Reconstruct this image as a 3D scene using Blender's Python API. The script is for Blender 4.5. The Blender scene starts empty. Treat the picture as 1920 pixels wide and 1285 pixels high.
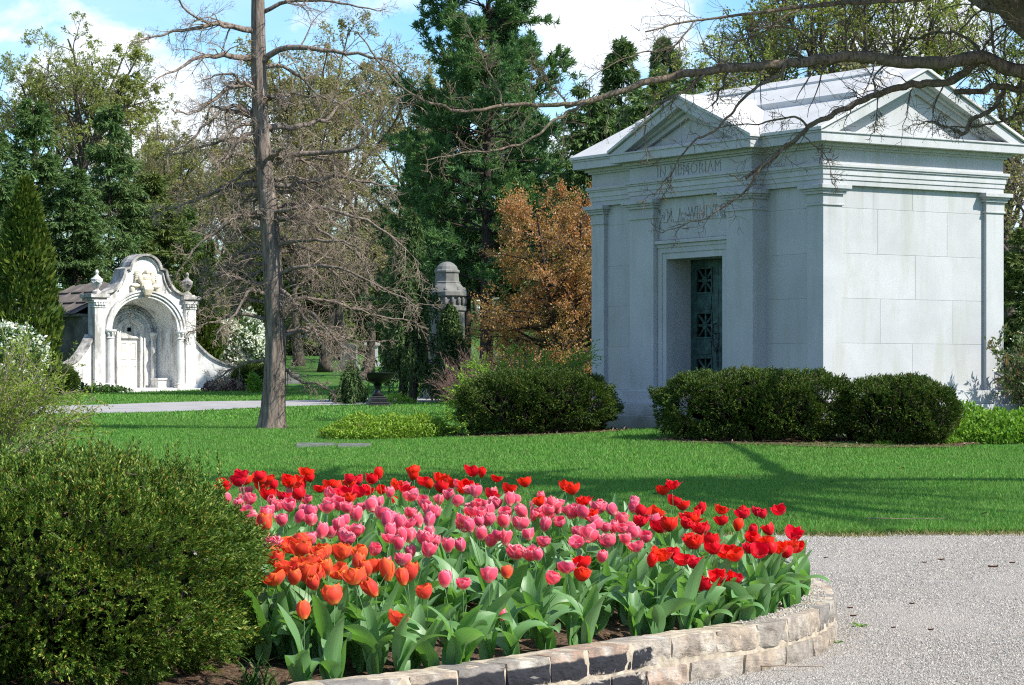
import bpy, bmesh, math, random
import numpy as np
from mathutils import Vector, Matrix

SC = bpy.context.scene
COL = SC.collection
R = math.radians
PI = math.pi
RNG = np.random.default_rng(7)
random.seed(7)

# ------------------------------------------------------------------ camera model
F = 4800.0           # focal length in photo pixels (1920 wide)
HX, HY = 960.0, 718.0
EYE = 1.45
def W(px, py, Y):
    """photo direction + chosen real distance -> point in metres"""
    return np.array([(px-HX)/F*Y, Y, EYE-(py-HY)/F*Y])

def sstep(a, b, x):
    t = np.clip((np.asarray(x, float)-a)/(b-a), 0, 1)
    return t*t*(3-2*t)

LAWN_Y = 24.5
def lawn_edge(x):
    return LAWN_Y - 0.02*np.asarray(x, float) + 0.12*np.sin(np.asarray(x)*1.7) + 0.07*np.sin(np.asarray(x)*5.3+1)

def gz(x, y):
    """height of the ground"""
    x = np.asarray(x, float); y = np.asarray(y, float)
    yy = np.array([-60, 24.2, 25.2, 45, 54, 75, 90, 105, 140, 200, 420.])
    zz = np.array([0, 0, .035, .37, .43, .74, .90, 1.08, 2.9, 5.5, 9.0])
    # smoothed piecewise profile
    z = sum(np.interp(y+d, yy, zz) for d in (-3, -1.5, 0, 1.5, 3))/5
    z = np.where(y < 28, np.interp(y, yy, zz), z*sstep(26, 30, y)+np.interp(y, yy, zz)*(1-sstep(26, 30, y)))
    z = z + .24*np.exp(-(((x-4.2)/5.2)**2+((y-47)/5.0)**2))
    z = z + .03*np.sin(x*.55+1)*sstep(26, 32, y)*np.cos(y*.31)
    z = np.where(y < lawn_edge(x), np.minimum(z, 0)-.05, z)
    return z

# ------------------------------------------------------------------ object helpers
def link(o, parent=None):
    COL.objects.link(o)
    if parent is not None:
        o.parent = parent
    return o

def tag(o, label=None, cat=None, group=None, kind=None):
    if label: o['label'] = label
    if cat: o['category'] = cat
    if group: o['group'] = group
    if kind: o['kind'] = kind
    return o

def empty(name, loc, rz=0.0, label=None, cat=None, group=None):
    o = bpy.data.objects.new(name, None)
    o.empty_display_size = .2
    o.location = tuple(float(v) for v in loc); o.rotation_euler = (0, 0, rz)
    link(o)
    return tag(o, label, cat, group)

class MB:
    """collects vertices and faces of one mesh"""
    def __init__(s):
        s.V = []; s.n = 0; s.F = []; s.UV = []
    def add(s, V, faces, uv=None):
        V = np.asarray(V, float).reshape(-1, 3)
        if isinstance(faces, np.ndarray):
            s.F.append((faces.astype(np.int64)+s.n))
        else:
            by = {}
            for f in faces:
                by.setdefault(len(f), []).append(f)
            for k, fs in by.items():
                s.F.append(np.asarray(fs, np.int64)+s.n)
        s.V.append(V); s.n += len(V)
        s.UV.append(np.zeros((len(V), 2)) if uv is None else np.asarray(uv, float).reshape(-1, 2))
        return s
    def mesh(s, name, mat, smooth=False, uv=False):
        me = bpy.data.meshes.new(name)
        V = np.concatenate(s.V) if s.V else np.zeros((0, 3))
        me.vertices.add(len(V)); me.vertices.foreach_set('co', V.astype(np.float32).ravel())
        idx = np.concatenate([f.ravel() for f in s.F]) if s.F else np.zeros(0, np.int64)
        tot = np.concatenate([np.full(len(f), f.shape[1]) for f in s.F]) if s.F else np.zeros(0, np.int64)
        start = np.concatenate([[0], np.cumsum(tot)[:-1]]) if len(tot) else tot
        me.loops.add(len(idx)); me.loops.foreach_set('vertex_index', idx.astype(np.int32))
        me.polygons.add(len(tot)); me.polygons.foreach_set('loop_start', start.astype(np.int32))
        me.polygons.foreach_set('use_smooth', np.full(len(tot), bool(smooth)))
        if uv:
            l = me.uv_layers.new(name='UVMap')
            U = np.concatenate(s.UV)[idx]
            l.data.foreach_set('uv', U.astype(np.float32).ravel())
        me.update(calc_edges=True)
        if mat is not None:
            for m in (mat if isinstance(mat, (list, tuple)) else [mat]):
                me.materials.append(m)
        return me
    def build(s, name, mat, parent=None, smooth=False, uv=False, loc=None, bevel=0):
        o = bpy.data.objects.new(name, s.mesh(name, mat, smooth, uv))
        if loc is not None: o.location = tuple(float(v) for v in loc)
        link(o, parent)
        if bevel:
            b = o.modifiers.new('b', 'BEVEL'); b.width = bevel; b.segments = 2; b.limit_method = 'ANGLE'; b.angle_limit = R(35)
        return o
    # -- shapes
    def box(s, x0, x1, y0, y1, z0, z1):
        V = [(x0,y0,z0),(x1,y0,z0),(x1,y1,z0),(x0,y1,z0),(x0,y0,z1),(x1,y0,z1),(x1,y1,z1),(x0,y1,z1)]
        return s.add(V, np.array([(0,3,2,1),(4,5,6,7),(0,1,5,4),(1,2,6,5),(2,3,7,6),(3,0,4,7)]))
    def xbox(s, M, sx, sy, sz):
        """box of full sizes centred at matrix M"""
        V = [M @ Vector((a*sx/2, b*sy/2, c*sz/2)) for c in (-1, 1) for a, b in ((-1,-1),(1,-1),(1,1),(-1,1))]
        return s.add([tuple(v) for v in V], np.array([(0,3,2,1),(4,5,6,7),(0,1,5,4),(1,2,6,5),(2,3,7,6),(3,0,4,7)]))
    def prism(s, poly, d0, d1, to3):
        """extrude the 2-D polygon (may be concave) between depths d0 and d1; to3(u,v,d) -> xyz"""
        n = len(poly)
        from mathutils.geometry import tessellate_polygon
        tris = tessellate_polygon([[Vector((u, v, 0)) for u, v in poly]])
        A = [to3(u, v, d0) for u, v in poly]; B = [to3(u, v, d1) for u, v in poly]
        faces = [(a, b, c) for a, b, c in tris] + [(a+n, c+n, b+n) for a, b, c in tris]
        for i in range(n):
            j = (i+1) % n
            faces.append((i, j, j+n, i+n))
        s.add(A+B, faces)
        s.fix = True
        return s
    def lathe(s, prof, n=16, cx=0, cy=0, cz=0, rot=0, sq=False):
        """prof: list of (r,z)"""
        a = np.arange(n)*2*PI/n+rot
        V = np.array([[(cx+r*math.cos(t), cy+r*math.sin(t), cz+z) for t in a] for r, z in prof]).reshape(-1, 3)
        faces = []
        for i in range(len(prof)-1):
            for k in range(n):
                k2 = (k+1) % n
                faces.append((i*n+k, i*n+k2, (i+1)*n+k2, (i+1)*n+k))
        fs = [tuple(f) for f in faces]
        fs.append(tuple(range(n-1, -1, -1)))
        fs.append(tuple((len(prof)-1)*n+k for k in range(n)))
        return s.add(V, fs)
    def tube(s, pts, rad, n=8, cap=True, rough=0.0, rng=None):
        pts = np.asarray(pts, float); m = len(pts)
        rad = np.broadcast_to(np.asarray(rad, float), (m,))
        T = np.gradient(pts, axis=0); T /= np.linalg.norm(T, axis=1)[:, None]+1e-9
        ref = np.array([0, 0, 1.]) if abs(T[0, 2]) < .8 else np.array([1., 0, 0])
        U = np.cross(T[0], ref); U /= np.linalg.norm(U)
        a = np.arange(n)*2*PI/n
        V = []
        for i in range(m):
            U = U-T[i]*np.dot(U, T[i]); U /= np.linalg.norm(U)+1e-9
            Wv = np.cross(T[i], U)
            rr = rad[i]*np.ones(n)
            if rough and rng is not None:
                rr = rr*(1+rng.normal(0, rough, n))
            V.append(pts[i]+rr[:, None]*(np.cos(a)[:, None]*U+np.sin(a)[:, None]*Wv))
        i, k = np.meshgrid(np.arange(m-1), np.arange(n), indexing='ij')
        k2 = (k+1) % n
        Fq = np.stack([i*n+k, i*n+k2, (i+1)*n+k2, (i+1)*n+k], -1).reshape(-1, 4)
        V = np.concatenate(V)
        s.add(V, Fq)
        if cap:
            s.F.append(np.array([list(range(n-1, -1, -1))])+s.n-len(V))
            s.F.append(np.array([list(range(n))])+s.n-n)
        return s

def recalc(o):
    """make the face normals of a mesh point outwards"""
    bm = bmesh.new(); bm.from_mesh(o.data)
    bmesh.ops.recalc_face_normals(bm, faces=bm.faces); bm.to_mesh(o.data); bm.free()
    return o

def nrm(v):
    v = np.asarray(v, float)
    return v/(np.linalg.norm(v, axis=-1, keepdims=True)+1e-12)

def frusta(mb, P0, P1, R0, R1, n=4):
    P0 = P0.reshape(-1, 3); P1 = P1.reshape(-1, 3); R0 = R0.reshape(-1); R1 = R1.reshape(-1)
    T = nrm(P1-P0)
    ref = np.where(np.abs(T[:, 2:3]) < .85, np.array([[0, 0, 1.]]), np.array([[1., 0, 0]]))
    U = nrm(np.cross(T, ref)); Wv = np.cross(T, U)
    a = np.arange(n)*2*PI/n
    ring = np.cos(a)[None, :, None]*U[:, None]+np.sin(a)[None, :, None]*Wv[:, None]
    V = np.concatenate([P0[:, None]+R0[:, None, None]*ring, P1[:, None]+R1[:, None, None]*ring], 1)
    m = len(P0)
    k = np.arange(n); k2 = (k+1) % n
    f = np.stack([k, k2, k2+n, k+n], -1)
    Fq = (np.arange(m)[:, None, None]*2*n+f[None]).reshape(-1, 4)
    mb.add(V.reshape(-1, 3), Fq)

def cards(mb, P, D, ln, wd, rng, up=None, flat=0.0):
    """one leaf-shaped face per point, along D; flat>0 turns the faces towards the normal up"""
    P = np.asarray(P, float); D = nrm(D); m = len(P)
    if m == 0: return
    N = rng.normal(size=(m, 3))
    if up is not None: N = N*(1-flat)+np.asarray(up)*flat*2
    S = nrm(np.cross(D, N)); ln = np.broadcast_to(ln, (m,))[:, None]; wd = np.broadcast_to(wd, (m,))[:, None]
    V = np.stack([P, P+D*ln*.45+S*wd*.5, P+D*ln, P+D*ln*.45-S*wd*.5], 1)
    mb.add(V.reshape(-1, 3), np.arange(m*4).reshape(-1, 4))

# ------------------------------------------------------------------ tree growing (all branches of a level at once)
def grow(rng, P, D, L, Rr, ns, wob, trop, taper=.75):
    P = np.asarray(P, float); D = nrm(D); L = np.broadcast_to(L, (len(P),)); Rr = np.broadcast_to(Rr, (len(P),))
    pts = [P]; dirs = [D]; rad = [Rr]
    for i in range(ns):
        D = nrm(D+rng.normal(0, wob, D.shape)+np.array([0, 0, 1.])*trop)
        P = P+D*(L/ns)[:, None]
        pts.append(P); dirs.append(D); rad.append(Rr*(1-taper*(i+1)/ns))
    return np.stack(pts, 1), np.stack(dirs, 1), np.stack(rad, 1), L

def spawn(rng, B, k, t0, t1, ang, lr, rr, flat=0.0, tpow=1.0):
    """k children on each branch of B -> P,D,L,R"""
    pts, dirs, rad, L = B
    m, n = pts.shape[:2]
    t = t0+(t1-t0)*rng.random((m, k))**tpow
    x = t*(n-1); i = np.minimum(x.astype(int), n-2); f = (x-i)[..., None]
    r_ = np.arange(m)[:, None]
    P = pts[r_, i]*(1-f)+pts[r_, i+1]*f
    D = dirs[r_, i+1]
    Rp = rad[r_, i]*(1-f[..., 0])+rad[r_, i+1]*f[..., 0]
    A = rng.normal(size=D.shape); A[..., 2] *= (1-flat)
    A = nrm(A-D*(A*D).sum(-1, keepdims=True))
    an = np.radians(rng.normal(ang, ang*.2, (m, k)))[..., None]
    C = nrm(D*np.cos(an)+A*np.sin(an))
    LL = L[:, None]*lr*(1.15-.7*t)*rng.uniform(.7, 1.25, (m, k))
    return P.reshape(-1, 3), C.reshape(-1, 3), LL.reshape(-1), (Rp*rr).reshape(-1)

def wood(mb, B, n):
    pts, dirs, rad, L = B
    frusta(mb, pts[:, :-1], pts[:, 1:], rad[:, :-1], rad[:, 1:], n)

def along(rng, B, k, t0=0.0, t1=1.0):
    """k points on every branch: positions and directions"""
    pts, dirs, rad, L = B
    m, n = pts.shape[:2]
    t = rng.uniform(t0, t1, (m, k)); x = t*(n-1); i = np.minimum(x.astype(int), n-2); f = (x-i)[..., None]
    r_ = np.arange(m)[:, None]
    return (pts[r_, i]*(1-f)+pts[r_, i+1]*f).reshape(-1, 3), dirs[r_, i+1].reshape(-1, 3)

def resample(pts, n):
    """smooth a hand-set limb line and give it n+1 points"""
    P = np.asarray(pts, float)
    d = np.concatenate([[0], np.cumsum(np.linalg.norm(np.diff(P, axis=0), axis=1))]); d /= d[-1]
    t = np.linspace(0, 1, n+1)
    # Catmull-Rom
    out = []
    for tt in t:
        i = min(np.searchsorted(d, tt, 'right')-1, len(P)-2); u = (tt-d[i])/(d[i+1]-d[i]+1e-9)
        p0 = P[max(i-1, 0)]; p1 = P[i]; p2 = P[i+1]; p3 = P[min(i+2, len(P)-1)]
        out.append(.5*((2*p1)+(-p0+p2)*u+(2*p0-5*p1+4*p2-p3)*u*u+(-p0+3*p1-3*p2+p3)*u**3))
    return np.array(out)

def limbs(lines, n, r0s, r1s):
    """hand-set limbs -> a branch bundle"""
    pts = np.stack([resample(l, n) for l in lines])
    dirs = np.gradient(pts, axis=1); dirs = nrm(dirs)
    t = np.linspace(0, 1, n+1)
    rad = np.stack([a*(1-t)+b*t for a, b in zip(r0s, r1s)])
    L = np.linalg.norm(np.diff(pts, axis=1), axis=2).sum(1)
    return pts, dirs, rad, L

# ------------------------------------------------------------------ materials
def newmat(name):
    m = bpy.data.materials.new(name); m.use_nodes = True
    nt = m.node_tree
    for n in list(nt.nodes): nt.nodes.remove(n)
    out = nt.nodes.new('ShaderNodeOutputMaterial')
    return m, nt, out

class NT:
    def __init__(s, nt): s.nt = nt
    def n(s, typ, **kw):
        nd = s.nt.nodes.new('ShaderNode'+typ)
        for k, v in kw.items():
            if k.startswith('i_'): 
                key = k[2:]; key = int(key) if key.isdigit() else key.replace('_', ' ')
                nd.inputs[key].default_value = v
            else: setattr(nd, k, v)
        return nd
    def l(s, a, b): s.nt.links.new(a, b)
    def ramp(s, fac, stops, interp='LINEAR'):
        r = s.n('ValToRGB'); r.color_ramp.interpolation = interp
        e = r.color_ramp.elements
        while len(e) < len(stops): e.new(.5)
        for el, (p, c) in zip(e, stops):
            el.position = p; el.color = (c, c, c, 1) if not hasattr(c, '__len__') else (*c, 1)
        if fac is not None: s.l(fac, r.inputs['Fac'])
        return r.outputs['Color']
    def noise(s, vec, scale, detail=3, rough=.55, dist=0.0):
        t = s.n('TexNoise'); t.inputs['Scale'].default_value = scale; t.inputs['Detail'].default_value = detail
        t.inputs['Roughness'].default_value = rough; t.inputs['Distortion'].default_value = dist
        if vec is not None: s.l(vec, t.inputs['Vector'])
        return t.outputs['Fac']
    def mix(s, fac, a, b, mode='MIX'):
        m = s.n('Mix', data_type='RGBA', blend_type=mode)
        for sock, v in ((m.inputs[0], fac), (m.inputs[6], a), (m.inputs[7], b)):
            if hasattr(v, 'links'): s.l(v, sock)
            elif hasattr(v, '__len__'): sock.default_value = (*v, 1)
            else: sock.default_value = v
        return m.outputs[2]
    def math(s, op, a, b=None):
        m = s.n('Math', operation=op)
        for sock, v in ((m.inputs[0], a), (m.inputs[1], b)):
            if v is None: continue
            if hasattr(v, 'links'): s.l(v, sock)
            else: sock.default_value = v
        return m.outputs[0]
    def bump(s, h, strength=.4, dist=.02):
        b = s.n('Bump'); b.inputs['Strength'].default_value = strength; b.inputs['Distance'].default_value = dist
        s.l(h, b.inputs['Height']); return b.outputs['Normal']
    def mapping(s, vec, scale):
        m = s.n('Mapping'); m.inputs['Scale'].default_value = scale; s.l(vec, m.inputs['Vector']); return m.outputs[0]

def coords(t, kind='Object'):
    return t.n('TexCoord').outputs[kind]

def leaf_mat(name, stops, trans=.28, rough=.5, spec=.18, clump=None, cscale=.7):
    """foliage: every leaf takes its own colour from the ramp; clumps differ a little"""
    m, nt, out = newmat(name); t = NT(nt)
    g = t.n('NewGeometry')
    c = t.ramp(g.outputs['Random Per Island'], stops)
    if clump:
        f = t.ramp(t.noise(coords(t), cscale, 2), [(.38, 0), (.62, 1)])
        c = t.mix(t.math('MULTIPLY', f, .65), c, clump)
    p = t.n('BsdfPrincipled'); p.inputs['Roughness'].default_value = rough
    p.inputs['Specular IOR Level'].default_value = spec
    t.l(c, p.inputs['Base Color'])
    if trans > 0:
        tr = t.n('BsdfTranslucent'); t.l(t.mix(1.0, c, (1.25, 1.3, .75), 'MULTIPLY'), tr.inputs['Color'])
        mx = t.n('MixShader'); mx.inputs[0].default_value = trans
        t.l(p.outputs[0], mx.inputs[1]); t.l(tr.outputs[0], mx.inputs[2]); t.l(mx.outputs[0], out.inputs[0])
    else:
        t.l(p.outputs[0], out.inputs[0])
    return m

def bark_mat(name, dark, light, scale=14, stretch=.16, bump=.6, dist=.03, tint=None):
    m, nt, out = newmat(name); t = NT(nt)
    v = t.mapping(coords(t), (1, 1, stretch))
    n1 = t.noise(v, scale, 6, .65, .3)
    c = t.ramp(n1, [(.32, dark), (.5, tuple((a+b)/2 for a, b in zip(dark, light))), (.68, light)])
    if tint:
        c = t.mix(t.ramp(t.noise(coords(t), 1.3, 3), [(.5, 0), (.7, .7)]), c, tint)
    p = t.n('BsdfPrincipled'); p.inputs['Roughness'].default_value = .9; p.inputs['Specular IOR Level'].default_value = .15
    t.l(c, p.inputs['Base Color']); t.l(t.bump(n1, bump, dist), p.inputs['Normal'])
    t.l(p.outputs[0], out.inputs[0])
    return m

def plain_mat(name, col, rough=.6, metal=0.0, var=.15, scale=8, spec=.4, bump=0.0, bscale=60, col2=None):
    m, nt, out = newmat(name); t = NT(nt)
    n = t.noise(coords(t), scale, 5)
    c = t.ramp(n, [(.3, tuple(x*(1-var) for x in col)), (.7, col2 or tuple(min(1, x*(1+var)) for x in col))])
    p = t.n('BsdfPrincipled'); p.inputs['Roughness'].default_value = rough; p.inputs['Metallic'].default_value = metal
    p.inputs['Specular IOR Level'].default_value = spec
    t.l(c, p.inputs['Base Color'])
    if bump: t.l(t.bump(t.noise(coords(t), bscale, 4), bump, .01), p.inputs['Normal'])
    t.l(p.outputs[0], out.inputs[0])
    return m

def granite_mat(name, base, stain=(.30, .31, .22), dirt=.35, speck=.16, moss_low=True):
    """dressed granite: fine grain, broad blotches, a few run-off stains and grime near the base"""
    m, nt, out = newmat(name); t = NT(nt)
    co = coords(t)
    g = t.noise(co, 60, 4, .8)
    c = t.ramp(g, [(.3, tuple(x*(1-speck) for x in base)), (.7, tuple(min(1, x*(1+speck)) for x in base))])
    gi = t.n('NewGeometry'); c = t.mix(t.ramp(gi.outputs['Random Per Island'], [(0, 0), (1, .55)]), c, tuple(x*.84 for x in base))
    bl = t.noise(co, .9, 4, .6, .4)
    c = t.mix(t.ramp(bl, [(.40, 0), (.70, .6)]), c, tuple(x*.74 for x in base))
    st = t.noise(t.mapping(co, (2.2, 2.2, .35)), 1.6, 5, .6)
    c = t.mix(t.ramp(st, [(.50, 0), (.68, dirt)]), c, stain)
    if moss_low:
        sx = t.n('SeparateXYZ'); t.l(co, sx.inputs[0])
        low = t.math('ADD', sx.outputs['Z'], t.math('MULTIPLY', t.noise(co, 2.5, 4), .5))
        c = t.mix(t.ramp(low, [(.30, .75), (.62, 0)]), c, (.15, .155, .11))
        run = t.noise(t.mapping(co, (5, 5, .12)), 1.0, 4, .6)
        zz = t.ramp(t.math('MULTIPLY', sx.outputs['Z'], .2), [(.62, 0), (.85, 1), (.866, 1), (.87, .35)])
        c = t.mix(t.math('MULTIPLY', zz, t.ramp(run, [(.50, 0), (.70, .42)])), c, (.20, .205, .17))
    p = t.n('BsdfPrincipled'); p.inputs['Roughness'].default_value = .8; p.inputs['Specular IOR Level'].default_value = .25
    t.l(c, p.inputs['Base Color']); t.l(t.bump(g, .10, .004), p.inputs['Normal'])
    t.l(p.outputs[0], out.inputs[0])
    return m
# ------------------------------------------------------------------ light, sky, camera
SUN_EL = R(45)
SUN_XY = np.array([.91, -.41]); SUN_XY /= np.linalg.norm(SUN_XY)
SUN = np.array([SUN_XY[0]*math.cos(SUN_EL), SUN_XY[1]*math.cos(SUN_EL), math.sin(SUN_EL)])
ld = bpy.data.lights.new('sun', 'SUN'); ld.energy = 4.5; ld.angle = R(.53); ld.color = (1, .955, .88)
lo = link(bpy.data.objects.new('sun', ld)); lo.location = (30, -20, 60)
lo.rotation_euler = Vector(tuple(SUN)).to_track_quat('Z', 'Y').to_euler()

wd = bpy.data.worlds.new('World'); SC.world = wd; wd.use_nodes = True
t = NT(wd.node_tree)
for n in list(wd.node_tree.nodes): wd.node_tree.nodes.remove(n)
sky = t.n('TexSky', sky_type='NISHITA'); sky.sun_disc = False
sky.sun_elevation = SUN_EL; sky.sun_rotation = math.atan2(SUN[0], SUN[1])
sky.air_density = 1.0; sky.dust_density = .3; sky.ozone_density = 2.5
hue = t.n('HueSaturation'); hue.inputs['Saturation'].default_value = 1.45; hue.inputs['Value'].default_value = 1.0
t.l(sky.outputs[0], hue.inputs['Color'])
dirv = t.n('TexCoord').outputs['Generated']
nv = t.n('VectorMath', operation='NORMALIZE'); t.l(dirv, nv.inputs[0]); nv = nv.outputs[0]
mp = t.n('Mapping'); mp.inputs['Scale'].default_value = (1, 1, 1.9); mp.inputs['Location'].default_value = (0, 0, 0); t.l(nv, mp.inputs['Vector'])
cl = t.noise(mp.outputs[0], 13, 7, .56, .25)
def skydir(px, py):
    v = np.array([(px-HX)/F, 1, -(py-HY)/F]); return v/np.linalg.norm(v)
blob = None
# cumulus banks: centre as a compass direction, angular radius, strength
for (px, py, rad, w) in ((1130, 55, .040, .23), (1290, 20, .035, .2), (215, 110, .042, .2), (330, 190, .04, .16), (150, 20, .05, .05), (560, 330, .05, .18), (430, 300, .05, .14), (700, 360, .05, .1), (1730, 60, .05, .22), (40, 150, .03, .12)):
    d = t.n('VectorMath', operation='DISTANCE'); t.l(nv, d.inputs[0]); d.inputs[1].default_value = tuple(skydir(px, py))
    mr = t.n('MapRange', interpolation_type='SMOOTHSTEP'); t.l(d.outputs['Value'], mr.inputs[0])
    mr.inputs[1].default_value = 0; mr.inputs[2].default_value = rad; mr.inputs[3].default_value = w; mr.inputs[4].default_value = 0
    blob = mr.outputs[0] if blob is None else t.math('ADD', blob, mr.outputs[0])
cm = t.ramp(t.math('ADD', cl, blob), [(.54, 0), (.70, .92)])
wisp = t.ramp(t.noise(mp.outputs[0], 5, 5, .6), [(.35, .10), (.7, .42)])
cm2 = t.math('MAXIMUM', cm, wisp)
ccol = t.ramp(t.noise(mp.outputs[0], 22, 4, .6), [(.3, (4.7, 4.95, 5.3)), (.7, (5.9, 6.0, 6.1))])
mixc = t.mix(cm2, t.mix(1.0, hue.outputs[0], (.70, .88, .98), 'MULTIPLY'), ccol)
bg = t.n('Background'); bg.inputs['Strength'].default_value = .128
t.l(mixc, bg.inputs['Color'])
wo = t.n('OutputWorld'); t.l(bg.outputs[0], wo.inputs[0])

cam = bpy.data.cameras.new('camera'); co = link(bpy.data.objects.new('camera', cam))
co.location = (0, 0, EYE); co.rotation_euler = (R(90), 0, 0)
cam.sensor_width = 36; cam.lens = F/1920*36
cam.shift_x = 0; cam.shift_y = (HY-642.5)/1920
cam.clip_start = .2; cam.clip_end = 3000
SC.camera = co
SC.view_settings.view_transform = 'Standard'; SC.view_settings.look = 'None'
SC.view_settings.exposure = .85; SC.view_settings.gamma = 1
SC.cycles.filter_width = 1.15; SC.cycles.use_denoising = False; SC.cycles.max_bounces = 6; SC.cycles.diffuse_bounces = 4; SC.cycles.transmission_bounces = 3; SC.cycles.transparent_max_bounces = 4
SC.cycles.caustics_reflective = False; SC.cycles.caustics_refractive = False

# ------------------------------------------------------------------ ground
def sheet(name, xs, ys, zf, mat, keep=None, smooth=True):
    X, Y = np.meshgrid(xs, ys)
    V = np.stack([X, Y, zf(X, Y)], -1).reshape(-1, 3)
    nx, ny = len(xs), len(ys)
    i, j = np.meshgrid(np.arange(ny-1), np.arange(nx-1), indexing='ij')
    a = i*nx+j
    Fq = np.stack([a, a+1, a+nx+1, a+nx], -1).reshape(-1, 4)
    if keep is not None:
        c = V[Fq].mean(1); Fq = Fq[keep(c[:, 0], c[:, 1])]
        u, inv = np.unique(Fq, return_inverse=True); V = V[u]; Fq = inv.reshape(-1, 4)
    mb = MB(); mb.add(V, Fq)
    return mb.build(name, mat, smooth=smooth)

m, nt, out = newmat('lawn_soil_and_turf'); t = NT(nt)
co_ = coords(t)
c = t.ramp(t.noise(co_, 1.1, 5, .6), [(.3, (.04, .135, .02)), (.6, (.070, .185, .03)), (.8, (.11, .18, .05))])
c = t.mix(t.ramp(t.noise(co_, .35, 4), [(.5, 0), (.7, .6)]), c, (.15, .17, .06))
c = t.mix(t.ramp(t.noise(co_, 30, 3), [(.35, .5), (.7, 0)]), c, (.03, .08, .012))
p = t.n('BsdfPrincipled'); p.inputs['Roughness'].default_value = .9; p.inputs['Specular IOR Level'].default_value = .1
t.l(c, p.inputs['Base Color']); t.l(t.bump(t.noise(co_, 45, 4), .8, .05), p.inputs['Normal']); t.l(p.outputs[0], out.inputs[0])
M_LAWN = m

xs = np.unique(np.concatenate([np.linspace(-400, -40, 25), np.arange(-40, 40.1, .8), np.linspace(40, 400, 25)]))
ys = np.unique(np.concatenate([np.linspace(-60, 20, 18), np.arange(20, 27, .25), np.arange(27, 112, .8), np.linspace(112, 900, 60)]))
tag(sheet('lawn', xs, ys, gz, M_LAWN), kind='structure', label='green mown cemetery lawn rising gently to the trees')

def gravel_mat():
    m, nt, out = newmat('pale_gravel'); t = NT(nt)
    co_ = coords(t)
    vo = t.n('TexVoronoi'); vo.inputs['Scale'].default_value = 105; t.l(co_, vo.inputs['Vector'])
    c = t.ramp(vo.outputs['Color'], [(.1, (.205, .185, .16)), (.5, (.305, .278, .24)), (.9, (.40, .37, .32))])
    c = t.mix(t.ramp(t.noise(co_, .9, 5, .6), [(.4, 0), (.7, .6)]), c, (.42, .37, .30))
    c = t.mix(t.ramp(t.noise(t.mapping(co_, (.5, 2.2, 1)), .8, 3), [(.5, 0), (.7, .4)]), c, (.28, .275, .27))
    p = t.n('BsdfPrincipled'); p.inputs['Roughness'].default_value = .9; p.inputs['Specular IOR Level'].default_value = .2
    t.l(c, p.inputs['Base Color'])
    h = t.math('SUBTRACT', 1.0, vo.outputs['Distance'])
    t.l(t.bump(h, .9, .012), p.inputs['Normal']); t.l(p.outputs[0], out.inputs[0])
    return m
M_GRAVEL = gravel_mat()
gx = np.concatenate([np.linspace(-60, -8, 20), np.arange(-8, 10, .12), np.linspace(10, 60, 20)])
gy = np.concatenate([np.linspace(-20, 8, 15), np.arange(8, 26, .3)])
def gravel_z(X, Y):
    return 0*X
o = sheet('gravel_drive', gx, np.linspace(0, 1, 40), lambda X, Y: 0*X, M_GRAVEL)
V = np.array([v.co for v in o.data.vertices]); V[:, 1] = -20+V[:, 1]*(lawn_edge(V[:, 0])+.03+20)
V[:, 2] = .004*np.sin(V[:, 0]*3.1)*np.sin(V[:, 1]*1.3)
o.data.vertices.foreach_set('co', V.astype(np.float32).ravel()); o.data.update()
tag(o, kind='structure', label='pale grey gravel drive in front of the lawn')

# far lane behind the bare tree
LANE = resample([(-60, 40, 0), (-30, 57, 0), (-18, 66, 0), (-10.5, 74, 0), (-5, 83.5, 0), (0, 89, 0), (8, 93, 0), (25, 96, 0), (60, 99, 0)], 240)
LT = nrm(np.gradient(LANE, axis=0)); LN = np.stack([-LT[:, 1], LT[:, 0]], 1)
lw = np.interp(LANE[:, 0], [-30, -12, -5, 2], [4.2, 3.6, 2.6, 2.2])
V = []
for k in np.linspace(-1, 1, 9):
    q = LANE[:, :2]+LN*(lw*k)[:, None]
    V.append(np.column_stack([q, gz(q[:, 0], q[:, 1])+.03]))
V = np.stack(V, 1)
i, j = np.meshgrid(np.arange(240), np.arange(8), indexing='ij'); a = i*9+j
mb = MB(); mb.add(V.reshape(-1, 3), np.stack([a, a+1, a+10, a+9], -1).reshape(-1, 4))
M_LANE = plain_mat('lane_tarmac', (.30, .288, .275), .9, var=.15, scale=1.2, spec=.1, bump=.2)
tag(recalc(mb.build('lane', M_LANE, smooth=True)), kind='structure', label='pale narrow lane crossing the far lawn')
def lane_dist(x, y):
    d = np.full(np.shape(x), 1e9)
    for k in range(0, 241, 3):
        d = np.minimum(d, np.hypot(x-LANE[k, 0], y-LANE[k, 1])-lw[k])
    return d

# ------------------------------------------------------------------ flower bed outline (walled, on the gravel)
BED = [(-1.8, 9.45), (-1.25, 9.76), (-.80, 10.20), (-.22, 10.84), (.30, 11.55), (.84, 12.36), (1.33, 13.0), (1.67, 13.8), (1.87, 14.8), (1.90, 15.7), (1.80, 16.6), (1.5, 17.5), (.9, 18.3), (0, 18.75), (-1, 18.7), (-2, 18.0), (-2.8, 16.5), (-3.2, 14.5), (-3.2, 12.3), (-2.9, 10.5), (-2.4, 9.6)]
P = np.array(BED); P = np.concatenate([P, P[:1]])
P3 = np.column_stack([np.concatenate([P[-3:-1], P, P[1:3]]), np.zeros(len(P)+4)])
full = resample(P3, 600)
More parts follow.
